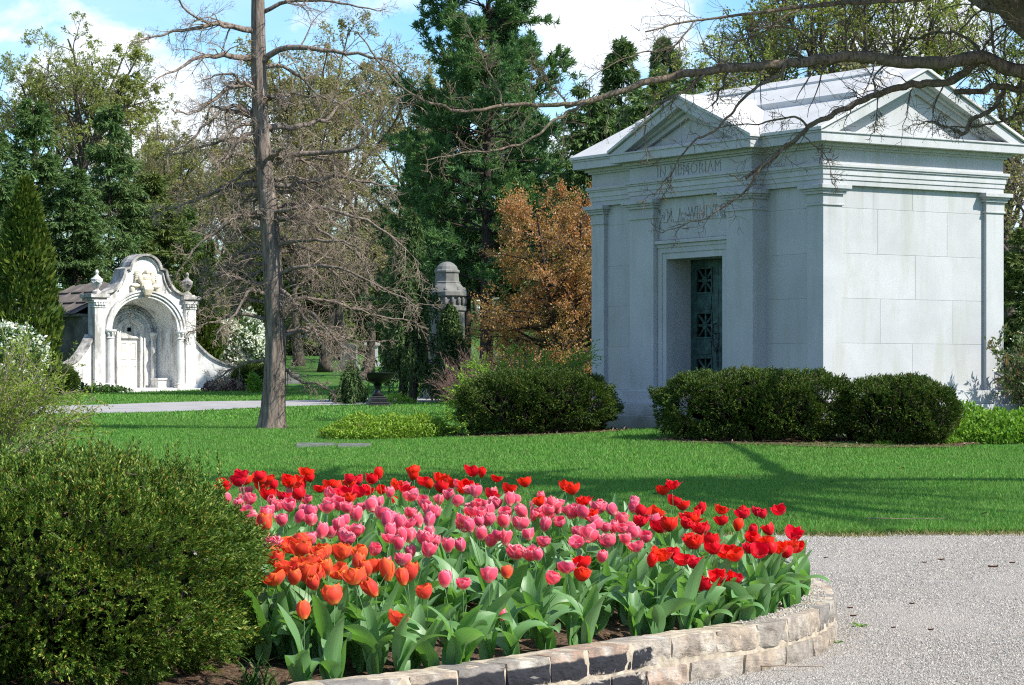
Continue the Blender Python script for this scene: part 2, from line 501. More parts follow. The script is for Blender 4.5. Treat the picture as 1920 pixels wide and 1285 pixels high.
# cut the closed part
d0 = np.argmin(np.hypot(*(full[:150, :2]-P[0]).T)); d1 = 450+np.argmin(np.hypot(*(full[450:, :2]-P[0]).T))
BP = full[d0:d1, :2]
seg = np.linalg.norm(np.diff(np.concatenate([BP, BP[:1]]), axis=0), axis=1); BS = np.concatenate([[0], np.cumsum(seg)]); BLEN = BS[-1]
BPc = np.concatenate([BP, BP[:1]])
def bed_at(s):
    s = np.asarray(s) % BLEN
    p = np.stack([np.interp(s, BS, BPc[:, 0]), np.interp(s, BS, BPc[:, 1])], -1)
    q = np.stack([np.interp((s+.05) % BLEN, BS, BPc[:, 0]), np.interp((s+.05) % BLEN, BS, BPc[:, 1])], -1)
    tt = nrm(q-p)
    return p, tt, np.stack([-tt[..., 1], tt[..., 0]], -1)   # inward normal (outline runs anticlockwise)
def inside(x, y, poly=BP):
    x = np.asarray(x, float); y = np.asarray(y, float)
    r = np.zeros(x.shape, bool)
    a = poly; b = np.roll(poly, -1, 0)
    for (x0, y0), (x1, y1) in zip(a, b):
        if y0 == y1: continue
        c = (y0 > y) != (y1 > y)
        r ^= c & (x < (x1-x0)*(y-y0)/(y1-y0)+x0)
    return r
def bed_dist(x, y):
    """distance inside the outline (negative outside)"""
    x = np.asarray(x, float); y = np.asarray(y, float)
    d = np.full(x.shape, 1e9)
    for q in BP[::3]:
        d = np.minimum(d, np.hypot(x-q[0], y-q[1]))
    return np.where(inside(x, y), d, -d)
def soil(x, y):
    d = bed_dist(x, y)
    return .17+.20*sstep(.15, 1.9, d)

M_MULCH_C = [(0, (.075, .042, .026)), (.45, (.13, .078, .048)), (.8, (.21, .14, .09)), (1, (.32, .24, .17))]
m, nt, out = newmat('mulch'); t = NT(nt); co_ = coords(t)
c = t.ramp(t.noise(co_, 55, 5, .65), [(.3, (.05, .03, .02)), (.5, (.12, .075, .048)), (.72, (.26, .18, .12))])
p = t.n('BsdfPrincipled'); p.inputs['Roughness'].default_value = .95; p.inputs['Specular IOR Level'].default_value = .1
t.l(c, p.inputs['Base Color']); t.l(t.bump(t.noise(co_, 60, 5, .7), 1, .03), p.inputs['Normal']); t.l(p.outputs[0], out.inputs[0])
M_MULCH = m
M_CHIP = leaf_mat('bark_chip', M_MULCH_C, trans=0, rough=.9, spec=.1)

mx = np.arange(-3.4, 2.1, .07); my = np.arange(9.6, 19, .07)
o = sheet('bed_soil', mx, my, lambda X, Y: soil(X, Y)+.012*np.sin(X*23)*np.sin(Y*19)+RNG.normal(0, .004, X.shape), M_MULCH, keep=lambda x, y: bed_dist(x, y) > .08)
tag(o, kind='structure', label='brown mulch of the tulip bed')
# loose bark chips
n = 9000
x = RNG.uniform(-3.2, 1.95, n); y = RNG.uniform(9.8, 18.6, n)
k = bed_dist(x, y) > .16; x = x[k]; y = y[k]
P = np.column_stack([x, y, soil(x, y)+RNG.uniform(.003, .02, len(x))])
D = RNG.normal(size=P.shape); D[:, 2] *= .25
mb = MB(); cards(mb, P, D, RNG.uniform(.015, .06, len(P)), RNG.uniform(.006, .018, len(P)), RNG, up=(0, 0, 1), flat=.5)
tag(mb.build('mulch_litter', M_CHIP), kind='stuff', label='loose bark chips lying on the bed soil')

# stone kerb wall round the bed
def cubegrid(n):
    """unit cube surface [-1,1]^3 as a welded grid"""
    V = {}; Fq = []
    def vid(p):
        p = tuple(int(v) for v in p)
        return V.setdefault(p, len(V))
    for ax in range(3):
        for s_ in (0, n):
            for i in range(n):
                for j in range(n):
                    q = []
                    for di, dj in ((0,0),(1,0),(1,1),(0,1)):
                        p = [0, 0, 0]; p[ax] = s_; p[(ax+1) % 3] = i+di; p[(ax+2) % 3] = j+dj
                        q.append(vid(p))
                    Fq.append(q if s_ else q[::-1])
    return np.array(list(V.keys()), float)/n*2-1, np.array(Fq)
CG = cubegrid(8)
from mathutils import noise as mn
def vnoise(P, sc, seed=0.0):
    return np.array([mn.noise(Vector((p[0]*sc+seed, p[1]*sc-seed, p[2]*sc+seed*.7))) for p in P])

m, nt, out = newmat('rough_kerb_stone'); t = NT(nt); co_ = coords(t)
g = t.n('NewGeometry')
c = t.ramp(g.outputs['Random Per Island'], [(0, (.30, .26, .21)), (.25, (.38, .30, .22)), (.5, (.24, .215, .19)), (.72, (.38, .25, .17)), (.85, (.40, .34, .27)), (1, (.27, .255, .235))], 'CONSTANT')
c = t.mix(t.ramp(t.noise(co_, 14, 6, .65), [(.38, .8), (.62, 0)]), c, (.17, .145, .12))
c = t.mix(t.ramp(t.noise(co_, 5, 4, .6), [(.5, 0), (.7, .6)]), c, (.60, .56, .48))
# black tar splashed over the stones at the near end, run down in drips
sx = t.n('SeparateXYZ'); t.l(co_, sx.inputs[0])
dr = t.noise(t.mapping(co_, (42, 42, 2.5)), 1.0, 3)
blotch = t.noise(t.mapping(co_, (5, 5, 9)), 1.0, 4, .6)
endx = t.math('ADD', sx.outputs['X'], t.math('MULTIPLY', blotch, .5))
mx_ = t.ramp(t.math('SUBTRACT', endx, .86), [(.0, 1), (.03, 0)])
zt = t.math('ADD', sx.outputs['Z'], t.math('MULTIPLY', blotch, .05))
top = t.ramp(zt, [(.222, 1), (.229, 0)])
bot = t.ramp(t.math('ADD', sx.outputs['Z'], t.math('MULTIPLY', dr, .13)), [(.165, 0), (.172, 1)])
low = t.ramp(t.math('ADD', sx.outputs['Z'], t.math('MULTIPLY', dr, .03)), [(.098, 1), (.105, 0)])
msk = t.math('MULTIPLY', mx_, t.math('MAXIMUM', t.math('MULTIPLY', top, bot), low))
ny = t.n('SeparateXYZ'); t.l(g.outputs['Normal'], ny.inputs[0])
msk = t.math('MULTIPLY', msk, t.ramp(ny.outputs['Z'], [(.45, 1), (.6, 0)]))
c = t.mix(msk, c, (.022, .022, .026))
p = t.n('BsdfPrincipled'); p.inputs['Roughness'].default_value = .85; p.inputs['Specular IOR Level'].default_value = .25
t.l(c, p.inputs['Base Color']); t.l(t.bump(t.noise(co_, 38, 6, .7), .7, .02), p.inputs['Normal']); t.l(p.outputs[0], out.inputs[0])
M_STONE = m
M_MORTAR = plain_mat('pale_mortar', (.38, .32, .24), .95, var=.35, scale=18, spec=.1, bump=.6, bscale=50)

wall = empty('stone_edging_wall', (0, 14, 0), 0, 'low curved wall of rough two-course stones around the tulip bed, tar-splashed at its near end', 'wall')
mb = MB()
def course(z0, z1, off, lmin, lmax, seed, amp):
    s = seed*.37
    while s < BLEN-.12+seed*.37:
        ln = min(RNG.uniform(lmin, lmax), BLEN+seed*.37-s)
        if ln < .1: break
        C = CG[0].copy()
        # soften the cube
        E = np.sign(C)*np.abs(C)**.92
        r_ = np.linalg.norm(C, axis=1, keepdims=True); C = C*(1-.05*np.clip(r_-1.15, 0, 1)/.58)
        hgt = (z1-z0)*RNG.uniform(.86, 1.0)
        ss = s+ln/2+C[:, 0]*(ln/2-.004)
        depth = .095
        p, tt, nn = bed_at(ss)
        d = off+depth+C[:, 1]*depth
        zz = (z0+z1)/2+C[:, 2]*hgt/2
        q = np.column_stack([p+nn*d[:, None], zz])
        nz = vnoise(q, 9, seed+s)*.6+vnoise(q, 26, seed)*.4
        front = np.clip(-C[:, 1]*1.4, 0, 1)
        q[:, :2] -= nn*(nz*amp*(.25+front))[:, None]+nn*(front*(1-np.abs(C[:, 2])**2)*(1-np.abs(C[:, 0])**4)*.006)[:, None]
        q[:, 2] += vnoise(q, 11, 5+seed)*.012*(1-np.clip(C[:, 2], 0, 1)*.6)
        mb.add(q, CG[1])
        s += ln
course(.112, .236, 0, .26, .46, 1, .017)
course(-.03, .104, -.010, .28, .50, 2.3, .017)
mb.build('stonework', M_STONE, wall, loc=(0, -14, 0), smooth=False)
# mortar core
ns = 400; ss = np.linspace(0, BLEN, ns, endpoint=False); p, tt, nn = bed_at(ss)
prof = [(.008, -.05), (.004, .10), (.006, .20), (.014, .233), (.17, .232), (.18, .05)]
V = np.stack([np.column_stack([p+nn*d, np.full(ns, z)]) for d, z in prof], 1); V[:, :4, :2] += nn[:, None]*RNG.normal(0, .004, (ns, 4, 1))
V[:, :, 2] += RNG.normal(0, .003, V.shape[:2]); k = len(prof)
i, j = np.meshgrid(np.arange(ns), np.arange(k-1), indexing='ij'); i2 = (i+1) % ns
mb = MB(); mb.add(V.reshape(-1, 3), np.stack([i*k+j, i2*k+j, i2*k+j+1, i*k+j+1], -1).reshape(-1, 4))
recalc(mb.build('mortar', M_MORTAR, wall, loc=(0, -14, 0)))

# loose stones of the gravel
def pebbles(name, P, size, mat, label):
    O = np.array([(1,0,0),(0,1,0),(-1,0,0),(0,-1,0),(0,0,.8),(0,0,-.8)], float)
    Fo = np.array([(0,1,4),(1,2,4),(2,3,4),(3,0,4)])
    m_ = len(P)
    a = RNG.uniform(0, 2*PI, m_); s = size[:, None, None]
    V = O[None]*s*RNG.uniform(.6, 1.2, (m_, 6, 3))
    ca, sa = np.cos(a)[:, None], np.sin(a)[:, None]
    x = V[:, :, 0]*ca-V[:, :, 1]*sa; y = V[:, :, 0]*sa+V[:, :, 1]*ca
    V = np.stack([x, y, V[:, :, 2]], -1)+P[:, None]
    mb = MB(); mb.add(V.reshape(-1, 3), (np.arange(m_)[:, None, None]*6+Fo[None]).reshape(-1, 3))
    return tag(mb.build(name, mat), kind='stuff', label=label)
M_PEB = leaf_mat('gravel_chip', [(0, (.18, .165, .143)), (.4, (.285, .262, .226)), (.75, (.37, .34, .295)), (.93, (.48, .445, .385)), (1, (.30, .22, .16))], trans=0, rough=.85, spec=.25)
n = 210000
y = 11.5+(24.7-11.5)*RNG.random(n)**1.25; x = RNG.uniform(-.3, 1, n)*(.21*y+.5)
k = (bed_dist(x, y) < .02) & (y < lawn_edge(x)+.15); x = x[k]; y = y[k]
pebbles('gravel', np.column_stack([x, y, RNG.uniform(-.001, .003, len(x))]), RNG.uniform(.003, .0085, len(x))*(1+.03*(y-12)), M_PEB, 'small pale stone chips of the gravel drive')
# chips spilled on top of the wall end
s_ = RNG.uniform(0, BLEN, 9000); p, tt, nn = bed_at(s_); d = RNG.uniform(.05, .34, len(s_))
q = p+nn*d[:, None]; k = (q[:, 0] > 1.15)
q = q[k]; d = d[k]
pebbles('gravel_spill', np.column_stack([q, np.where(d < .18, .237, soil(q[:, 0], q[:, 1])+.03)]), RNG.uniform(.005, .011, len(q)), M_PEB, 'stone chips spilled on top of the wall around its end')
# ------------------------------------------------------------------ granite mausoleum
A_ = R(56.5)
MX, MY = 5.47, 45.0
MZ = float(.62)
mroot = empty('granite_mausoleum', (MX, MY, MZ), -A_, 'large pale granite mausoleum with temple gables, pilasters and a green bronze door behind clipped yews', 'mausoleum')
def H(py): return EYE+(HY-py)/106.7-MZ      # heights read at the near corner
Wd, Dp = 7.05, 4.36
BX0, BX1, BPj = -5.42, -1.66, .25
BXC = (BX0+BX1)/2
M_GRAN = granite_mat('dressed_granite', (.45, .458, .458), dirt=.32, speck=.24)
M_GRANROOF = granite_mat('roof_granite', (.56, .555, .53), moss_low=False, dirt=.25)
m, nt, out = newmat('verdigris_bronze'); t = NT(nt); co_ = coords(t)
c = t.ramp(t.noise(co_, 7, 6, .65), [(.35, (.018, .030, .028)), (.55, (.035, .085, .075)), (.75, (.07, .17, .15))])
p = t.n('BsdfPrincipled'); p.inputs['Roughness'].default_value = .55; p.inputs['Metallic'].default_value = .35
t.l(c, p.inputs['Base Color']); t.l(p.outputs[0], out.inputs[0]); M_BRONZE = m
M_DARK = plain_mat('dark_interior', (.008, .010, .010), .9, spec=.05)
M_IRON = plain_mat('black_iron', (.02, .02, .021), .4, metal=.6, var=.3, scale=9, spec=.5)

def foot(p, inner=False):
    return [(-Wd-p, -p), (BX0-p, -p), (BX0-p, -BPj-p), (BX1+p, -BPj-p), (BX1+p, -p), (p, -p), (p, Dp+p), (-Wd-p, Dp+p)]
UP = lambda u, v, d: (u, v, d)
def part(name, mb, mat, parent, bevel=.008):
    return recalc(mb.build(name, mat, parent, bevel=bevel))
Z_PL1, Z_PL2, Z_BASE = H(784), H(760), H(733)
Z_CAP = H(345); Z_ARC1, Z_ARC2 = H(335), H(326); Z_TAE = H(315); Z_FRI = H(305.5); Z_BED = H(270); Z_COR = H(262); Z_EAV = H(247.5)

mb = MB()
mb.prism(foot(.62), -.45, Z_PL1, UP); mb.prism(foot(.34), Z_PL1-.001, Z_PL2, UP); mb.prism(foot(.10), Z_PL2-.001, Z_BASE, UP)
part('plinth', mb, M_GRAN, mroot, .012)

# walls built of separate dressed blocks with fine joints
mb = MB()
def blocks(axis, u0, u1, zs, off, face, thick=.12, first=0):
    """rows of blocks on a wall plane; axis 'x': wall runs along x at y=face; axis 'y': runs along y at x=face"""
    for r_, (z0, z1) in enumerate(zip(zs[:-1], zs[1:])):
        cuts = off[(r_+first) % len(off)]
        us = [u0]+[u0+(u1-u0)*c for c in cuts]+[u1]
        for a, b in zip(us[:-1], us[1:]):
            j = .0014
            if axis == 'x': mb.box(a+j, b-j, face, face+thick, z0+j, z1-j)
            else: mb.box(face-thick, face, a+j, b-j, z0+j, z1-j)
    if axis == 'x': mb.box(u0+.01, u1-.01, face+.007, face+thick-.01, zs[0]+.01, zs[-1]-.01)
    else: mb.box(face-thick+.01, face-.007, u0+.01, u1-.01, zs[0]+.01, zs[-1]-.01)
rows = [Z_BASE]+[H(v) for v in (643, 558, 473, 387)]+[Z_CAP]
REC = .085
blocks('y', .42, Dp-.42, rows, [(.5,), (.28, .78), (.52,), (.26, .74), (.5,)], -REC); part('wall', mb, M_GRAN, mroot, .0045); mb = MB()
blocks('x', -1.70, -.42, rows, [(), (), (), ()], REC); part('wall', mb, M_GRAN, mroot, .0045); mb = MB()
blocks('x', -Wd+.42, BX0+.05, rows, [(), (), (), ()], REC)
part('wall', mb, M_GRAN, mroot, .0045)
# bay: side returns and the recessed face around the doorway
PW = .76
BR0, BR1 = BX0+PW, BX1-PW
BY = -BPj+.125
DX0, DX1 = BXC-.855, BXC+.855
Z_DT = EYE+(HY-484)*48/F-MZ
Z_HOOD = EYE+(HY-457)*48/F-MZ
mb = MB()
mb.box(BR0-.02, DX0-.25, BY, .60, Z_BASE-.25, Z_CAP+.1); mb.box(DX1+.25, BR1+.02, BY, .60, Z_BASE-.25, Z_CAP+.1)
mb.box(DX0-.25, DX1+.25, BY, .60, Z_HOOD, Z_CAP+.1)
part('bay_wall', mb, M_GRAN, mroot, .004)
mb = MB(); zc0, zc1 = Z_BASE-.02, Z_FRI
mb.box(-Wd+.03, BX0+.6, .204, Dp-.03, zc0, zc1); mb.box(BX1-.6, -.205, .204, Dp-.03, zc0, zc1); mb.box(BX0+.6, BX1-.6, 1.3, Dp-.04, zc0, zc1-.001)
mb.box(BX0+.6, BX1-.6, .3, 1.3, Z_DT+.3, zc1-.002)
part('core', mb, M_GRAN, mroot, 0)
ds = MB()
# door surround: two stepped bands
for (i0, i1, y0, y1) in ((.12, .25, BY-.035, .58), (.0, .12, BY-.015, .58)):
    ds.box(DX0-i1, DX0-i0, y0, y1, Z_BASE-.22, Z_DT+i1); ds.box(DX1+i0, DX1+i1, y0, y1, Z_BASE-.22, Z_DT+i1)
    ds.box(DX0-i0, DX1+i0, y0, y1, Z_DT+i0, Z_DT+i1)
ds.box(DX0-.36, DX1+.36, BY-.10, BY+.03, Z_HOOD+.02, Z_HOOD+.085); ds.box(DX0-.31, DX1+.31, BY-.055, BY+.03, Z_HOOD-.05, Z_HOOD+.018)
ds.box(DX0-.02, DX1+.02, BY-.1, 1.29, Z_BASE-.24, Z_BASE-.02)
part('door_surround', ds, M_GRAN, mroot, .006)

def pilaster(x0, x1, y0, y1, sides, capped=True):
    """square shaft + necking and moulded capital"""
    mb = MB(); mb.box(x0, x1, y0, y1, Z_BASE-.002, Z_CAP-.16)
    e = .03; mb.box(x0-e*sides[0], x1+e*sides[1], y0-e*sides[2], y1+e*sides[3], Z_BASE-.10, Z_BASE+.001)
    o = part('pilaster', mb, M_GRAN, mroot, .006)
    c = MB()
    zn = Z_CAP
    for (p, a, b) in ((.028, zn-.365, zn-.325), (.012, zn-.326, zn-.165), (.055, zn-.166, zn-.115), (.085, zn-.116, zn-.075), (.125, zn-.076, zn-.002)):
        c.box(x0-p*sides[0], x1+p*sides[1], y0-p*sides[2], y1+p*sides[3], a, b)
    part('capital', c, M_GRAN, o, .008)
    return o
pilaster(-.44, 0, 0, .44, (1, 1, 1, 1))
pilaster(-.44, -.001, Dp-.44, Dp, (1, 1, 1, 1))
pilaster(-Wd, -Wd+.42, 0, .44, (1, 1, 1, 1))
pilaster(-Wd, -Wd+.42, Dp-.44, Dp, (1, 1, 1, 1))
pilaster(BX0, BX0+PW, -BPj, .2, (1, 1, 1, 0))
pilaster(BX1-PW, BX1, -BPj, .2, (1, 1, 1, 0))

mb = MB()
mb.prism(foot(.0), Z_CAP, Z_ARC1, UP); mb.prism(foot(.018), Z_ARC1-.001, Z_ARC2, UP); mb.prism(foot(.036), Z_ARC2-.001, Z_TAE, UP)
mb.prism(foot(.062), Z_TAE-.001, Z_TAE+.035, UP); mb.prism(foot(.085), Z_TAE+.034, Z_FRI, UP)
part('architrave', mb, M_GRAN, mroot, .006)
mb = MB(); mb.prism(foot(-.005), Z_FRI-.001, Z_BED, UP); part('frieze', mb, M_GRAN, mroot, .006)
mb = MB()
OV = .27
mb.prism(foot(.05), Z_BED-.07, Z_BED-.03, UP); mb.prism(foot(.10), Z_BED-.031, Z_BED+.03, UP)
mb.prism(foot(OV), Z_BED+.029, Z_EAV, UP); mb.prism(foot(OV+.025), Z_EAV-.03, Z_EAV+.004, UP)
part('cornice', mb, M_GRAN, mroot, .008)

# carved inscriptions: letters cut through a thin facing slab
def inscription(name, text, width, size, x0, x1, z0, z1, y, zbase):
    cu = bpy.data.curves.new(name, 'FONT'); cu.body = text; cu.size = size; cu.align_x = 'CENTER'; cu.space_character = 1.12; cu.offset = -.003
    to = bpy.data.objects.new(name, cu); link(to)
    bpy.context.view_layer.update()
    dims = to.dimensions.copy()
    bpy.ops.object.select_all(action='DESELECT'); to.select_set(True); bpy.context.view_layer.objects.active = to
    bpy.ops.object.convert(target='CURVE')
    to = bpy.context.view_layer.objects.active
    cu = to.data; sxx = width/max(dims.x, .01)
    for s in cu.splines:
        if s.type == 'BEZIER':
            for b in s.bezier_points:
                b.handle_left_type = b.handle_right_type = 'FREE'
                for at in ('co', 'handle_left', 'handle_right'):
                    v = getattr(b, at).copy(); v.x *= sxx; setattr(b, at, v)
    cx = (x0+x1)/2
    sp = cu.splines.new('POLY'); sp.points.add(3)
    for pt, (u, v) in zip(sp.points, ((x0-cx, z0-zbase), (x1-cx, z0-zbase), (x1-cx, z1-zbase), (x0-cx, z1-zbase))):
        pt.co = (u, v, 0, 1)
    sp.use_cyclic_u = True
    cu.dimensions = '2D'; cu.fill_mode = 'BOTH'; cu.extrude = .007; cu.resolution_u = 4
    bpy.ops.object.convert(target='MESH')
    to = bpy.context.view_layer.objects.active
    me = to.data
    # x stays, curve y -> height, curve z -> depth
    co = np.array([v.co for v in me.vertices])
    me.vertices.foreach_set('co', np.column_stack([co[:, 0]+cx, y-co[:, 2], co[:, 1]+zbase]).astype(np.float32).ravel())
    me.materials.clear(); me.materials.append(M_GRAN); me.update()
    to.name = 'inscription_panel'; to.parent = mroot
    to.location = (0, 0, 0)
    return to
ztxt1 = EYE+(HY-327.5)*47.9/F-MZ
ip = inscription('t1', 'IN MEMORIAM', 1.95, .30, BX0+.01, BX1-.01, Z_FRI+.002, Z_BED-.075, -BPj-.004, ztxt1)
ip['label'] = 'frieze slab carved IN MEMORIAM'
ztxt2 = EYE+(HY-413)*48/F-MZ
ip = inscription('t2', 'WM. A. WINDISCH', 2.24, .36, BR0+.005, BR1-.005, Z_HOOD+.1, Z_CAP-.004, BY-.008, ztxt2)
ip['label'] = 'slab above the door carved with a family name'

# pediments and roof
def chev(c, half, z0, rise):      # outline of a gable
    return [(c-half, z0), (c, z0+rise), (c+half, z0)]
def rake(mb, c, half, z0, rise, wth, d0, d1, to3):
    """a raking band of vertical depth wth under the gable line"""
    s = rise/half
    mb.prism([(c-half, z0), (c, z0+rise), (c+half, z0), (c+half-wth/s, z0), (c, z0+rise-wth), (c-half+wth/s, z0)], d0, d1, to3)
SIDE = lambda u, v, d: (d, u, v)
FRONT = lambda u, v, d: (u, d, v)
hs = Dp/2+OV+.02; RISE = 7.06-.62-Z_EAV
for (xa, sg) in ((0, 1), (-Wd, -1)):
    mb = MB()
    rake(mb, Dp/2, hs, Z_EAV, RISE, .20, xa+sg*.0, xa+sg*OV, SIDE)
    rake(mb, Dp/2, hs-.30, Z_EAV, RISE-.205, .07, xa-sg*.02, xa+sg*.13, SIDE)
    rake(mb, Dp/2, hs-.42, Z_EAV, RISE-.28, .11, xa-sg*.02, xa+sg*.05, SIDE)
    mb.prism(chev(Dp/2, hs-.1, Z_EAV-.01, RISE-.1), xa-sg*.05, xa-sg*.17, SIDE)
    part('pediment', mb, M_GRAN, mroot, .006)
hb = (BX1-BX0)/2+OV+.02; RISEB = 6.77-.62-Z_EAV
mb = MB()
rake(mb, BXC, hb, Z_EAV, RISEB, .19, -BPj, -BPj-OV, FRONT)
rake(mb, BXC, hb-.30, Z_EAV, RISEB-.195, .07, -BPj+.02, -BPj-.13, FRONT)
rake(mb, BXC, hb-.42, Z_EAV, RISEB-.27, .10, -BPj+.02, -BPj-.05, FRONT)
mb.prism(chev(BXC, hb-.1, Z_EAV-.01, RISEB-.1), -BPj+.05, -BPj+.17, FRONT)
part('pediment', mb, M_GRAN, mroot, .006)
def slab(mb, c, half, z0, rise, th, d0, d1, to3, lift=0.0):
    s = rise/half
    mb.prism([(c-half, z0+lift), (c, z0+rise+lift), (c+half, z0+lift), (c+half, z0+th+lift), (c, z0+rise+th+lift), (c-half, z0+th+lift)], d0, d1, to3)
mb = MB()
ov2 = OV+.05
slab(mb, Dp/2, hs+.03, Z_EAV+.004, RISE, .06, -Wd-ov2, ov2, SIDE)
s_ = RISE/hs
hh = 1.15
slab(mb, Dp/2, hh, Z_EAV+.03+RISE-s_*hh, s_*hh, .14, -Wd+.05, -.28, SIDE)
slab(mb, Dp/2, .34, Z_EAV+.15+RISE-s_*.34, s_*.34, .06, -Wd+.3, -.5, SIDE)
slab(mb, BXC, hb+.03, Z_EAV+.0035, RISEB, .06, -BPj-ov2, 1.75, FRONT)
mb.prism([(-.1, Z_EAV+.01), (Dp/2, Z_EAV+RISE-.05), (Dp+.1, Z_EAV+.01)], -Wd+.2, -.2, SIDE)
part('roof', mb, M_GRANROOF, mroot, .008)

# bronze door: two leaves, three star grilles each
YD = .44
LW = (DX1-DX0)/2
for k, x0 in enumerate((DX0, DX0+LW)):
    mb = MB(); z0 = Z_BASE-.02; z1 = Z_DT
    x1 = x0+LW
    hz = (z1-z0)
    sq = .50; gap = (hz-.30-3*sq)/2
    fs = (LW-sq)/2
    mb.box(x0+.004, x0+fs, YD, YD+.07, z0, z1); mb.box(x1-fs, x1-.004, YD, YD+.07, z0, z1)
    zc = []
    z = z1-.15
    mb.box(x0+fs, x1-fs, YD+.004, YD+.066, z1-.15, z1)
    for i in range(3):
        zc.append(z-sq/2); z -= sq
        bot = z-gap if i < 2 else z0
        mb.box(x0+fs, x1-fs, YD+.004, YD+.066, bot, z); 
        if i < 2: mb.box(x0+fs+.03, x1-fs-.03, YD-.012, YD+.01, bot+.05, z-.05)
        z = bot
    d = part('door', mb, M_BRONZE, mroot, .004)
    xm = (x0+x1)/2
    for zz in zc:
        g = MB()
        for a in (0, 45, 90, 135):
            ln = sq if a % 90 == 0 else sq*1.38
            g.xbox(Matrix.Translation((xm, YD+.035+.004*(a/45), zz)) @ Matrix.Rotation(R(a), 4, 'Y'), ln, .03, .045)
        g.lathe([(.001, -.03), (.075, -.03), (.075, .03), (.001, .03)], 12)
        V = g.V[-1]; g.V[-1] = np.column_stack([V[:, 0]+xm, V[:, 2]*.8+YD+.03, V[:, 1]+zz])
        for (a0, a1, b0, b1) in ((-.5, .5, .44, .5), (-.5, .5, -.5, -.44), (-.5, -.44, -.44, .44), (.44, .5, -.44, .44)):
            g.box(xm+a0*sq, xm+a1*sq, YD-.015, YD+.02, zz+b0*sq, zz+b1*sq)
        part('grille', g, M_BRONZE, d, 0)
    if k == 0:
        h = MB(); hx = x1-.07; hz_ = z0+1.18
        h.tube([(hx, YD, hz_-.1), (hx, YD-.06, hz_-.08), (hx, YD-.06, hz_+.08), (hx, YD, hz_+.1)], .014, 6)
        part('handle', h, M_IRON, d, 0)
mb = MB(); mb.box(DX0+.01, DX1-.01, YD+.12, YD+.16, Z_BASE-.02, Z_DT); part('dark_backing', mb, M_DARK, mroot, 0)
# chain looped through the handles
ch = MB(); cx = DX0+LW
def torus(mb, c, R0, r0, Mx, n=10, k=5):
    a = np.arange(n)*2*PI/n; b = np.arange(k)*2*PI/k
    V = np.array([[( (R0*1.0+r0*math.cos(q))*math.cos(p)*1.0, (R0*1.55+r0*math.cos(q))*math.sin(p), r0*math.sin(q)) for q in b] for p in a]).reshape(-1, 3)
    V = np.array([tuple(Mx @ Vector(v)+Vector(c)) for v in V])
    i, j = np.meshgrid(np.arange(n), np.arange(k), indexing='ij')
    mb.add(V, np.stack([i*k+j, ((i+1) % n)*k+j, ((i+1) % n)*k+(j+1) % k, i*k+(j+1) % k], -1).reshape(-1, 4))
for k in range(15):
    u = k/14; a = u*PI
    c = (cx-.10*math.cos(a)*1.0, YD-.06, Z_BASE+1.1-.34*math.sin(a)-.05*u)
    Mx = Matrix.Rotation(-math.atan2(.34*math.cos(a), .10*math.sin(a)+.001)+R(90), 4, 'Y') @ Matrix.Rotation(R(90), 4, 'X') @ Matrix.Rotation(R(90*(k % 2)), 4, 'Y')
    torus(ch, c, .018, .006, Mx)
for k in range(8):
    torus(ch, (cx+.03+.004*k, YD-.06, Z_BASE+.78-.045*k), .018, .006, Matrix.Rotation(R(90), 4, 'X') @ Matrix.Rotation(R(90*(k % 2)), 4, 'Y'))
part('chain', ch, M_IRON, mroot, 0)
# ------------------------------------------------------------------ white marble tomb chapel across the lane
CX, CY = (271-960)/F*105, 105.0
CZ = float(gz(CX, CY))+.12
croot = empty('marble_tomb_chapel', (CX, CY, CZ), R(40), 'weathered white marble tomb chapel with curved gable, arched porch and panelled door', 'chapel')
croot.scale = (1.09, 1, .955)
m, nt, out = newmat('weathered_marble'); t = NT(nt); co_ = coords(t)
c = t.ramp(t.noise(co_, 1.6, 6, .65), [(.3, (.56, .55, .52)), (.7, (.74, .735, .715))])
stn = t.noise(t.mapping(co_, (1.5, 1.5, .35)), 1.7, 6, .7)
c = t.mix(t.ramp(stn, [(.51, 0), (.63, .8)]), c, (.24, .225, .20))
c = t.mix(t.ramp(t.noise(co_, 9, 5, .7), [(.5, 0), (.72, .45)]), c, (.36, .33, .28))
p = t.n('BsdfPrincipled'); p.inputs['Roughness'].default_value = .75; p.inputs['Specular IOR Level'].default_value = .25
t.l(c, p.inputs['Base Color']); t.l(t.bump(t.noise(co_, 20, 4), .2, .02), p.inputs['Normal']); t.l(p.outputs[0], out.inputs[0])
M_MARB = m
m, nt, out = newmat('lichen_stained_coping'); t = NT(nt); co_ = coords(t)
c = t.ramp(t.noise(co_, 2.4, 6, .7), [(.36, (.10, .095, .085)), (.52, (.34, .32, .29)), (.66, (.62, .60, .56))])
p = t.n('BsdfPrincipled'); p.inputs['Roughness'].default_value = .85; t.l(c, p.inputs['Base Color']); t.l(p.outputs[0], out.inputs[0])
M_COPE = m
M_CREAM = plain_mat('cream_stone', (.70, .62, .48), .75, var=.15, scale=5, spec=.2)
M_MDOOR = plain_mat('stained_door_marble', (.68, .62, .53), .7, var=.18, scale=3, spec=.2, col2=(.78, .76, .72))
M_SLATE = plain_mat('stone_roof_slabs', (.15, .13, .115), .85, var=.3, scale=3, spec=.15)
M_DIM = plain_mat('grimy_stone', (.16, .16, .14), .9, var=.5, scale=1.6, spec=.1)

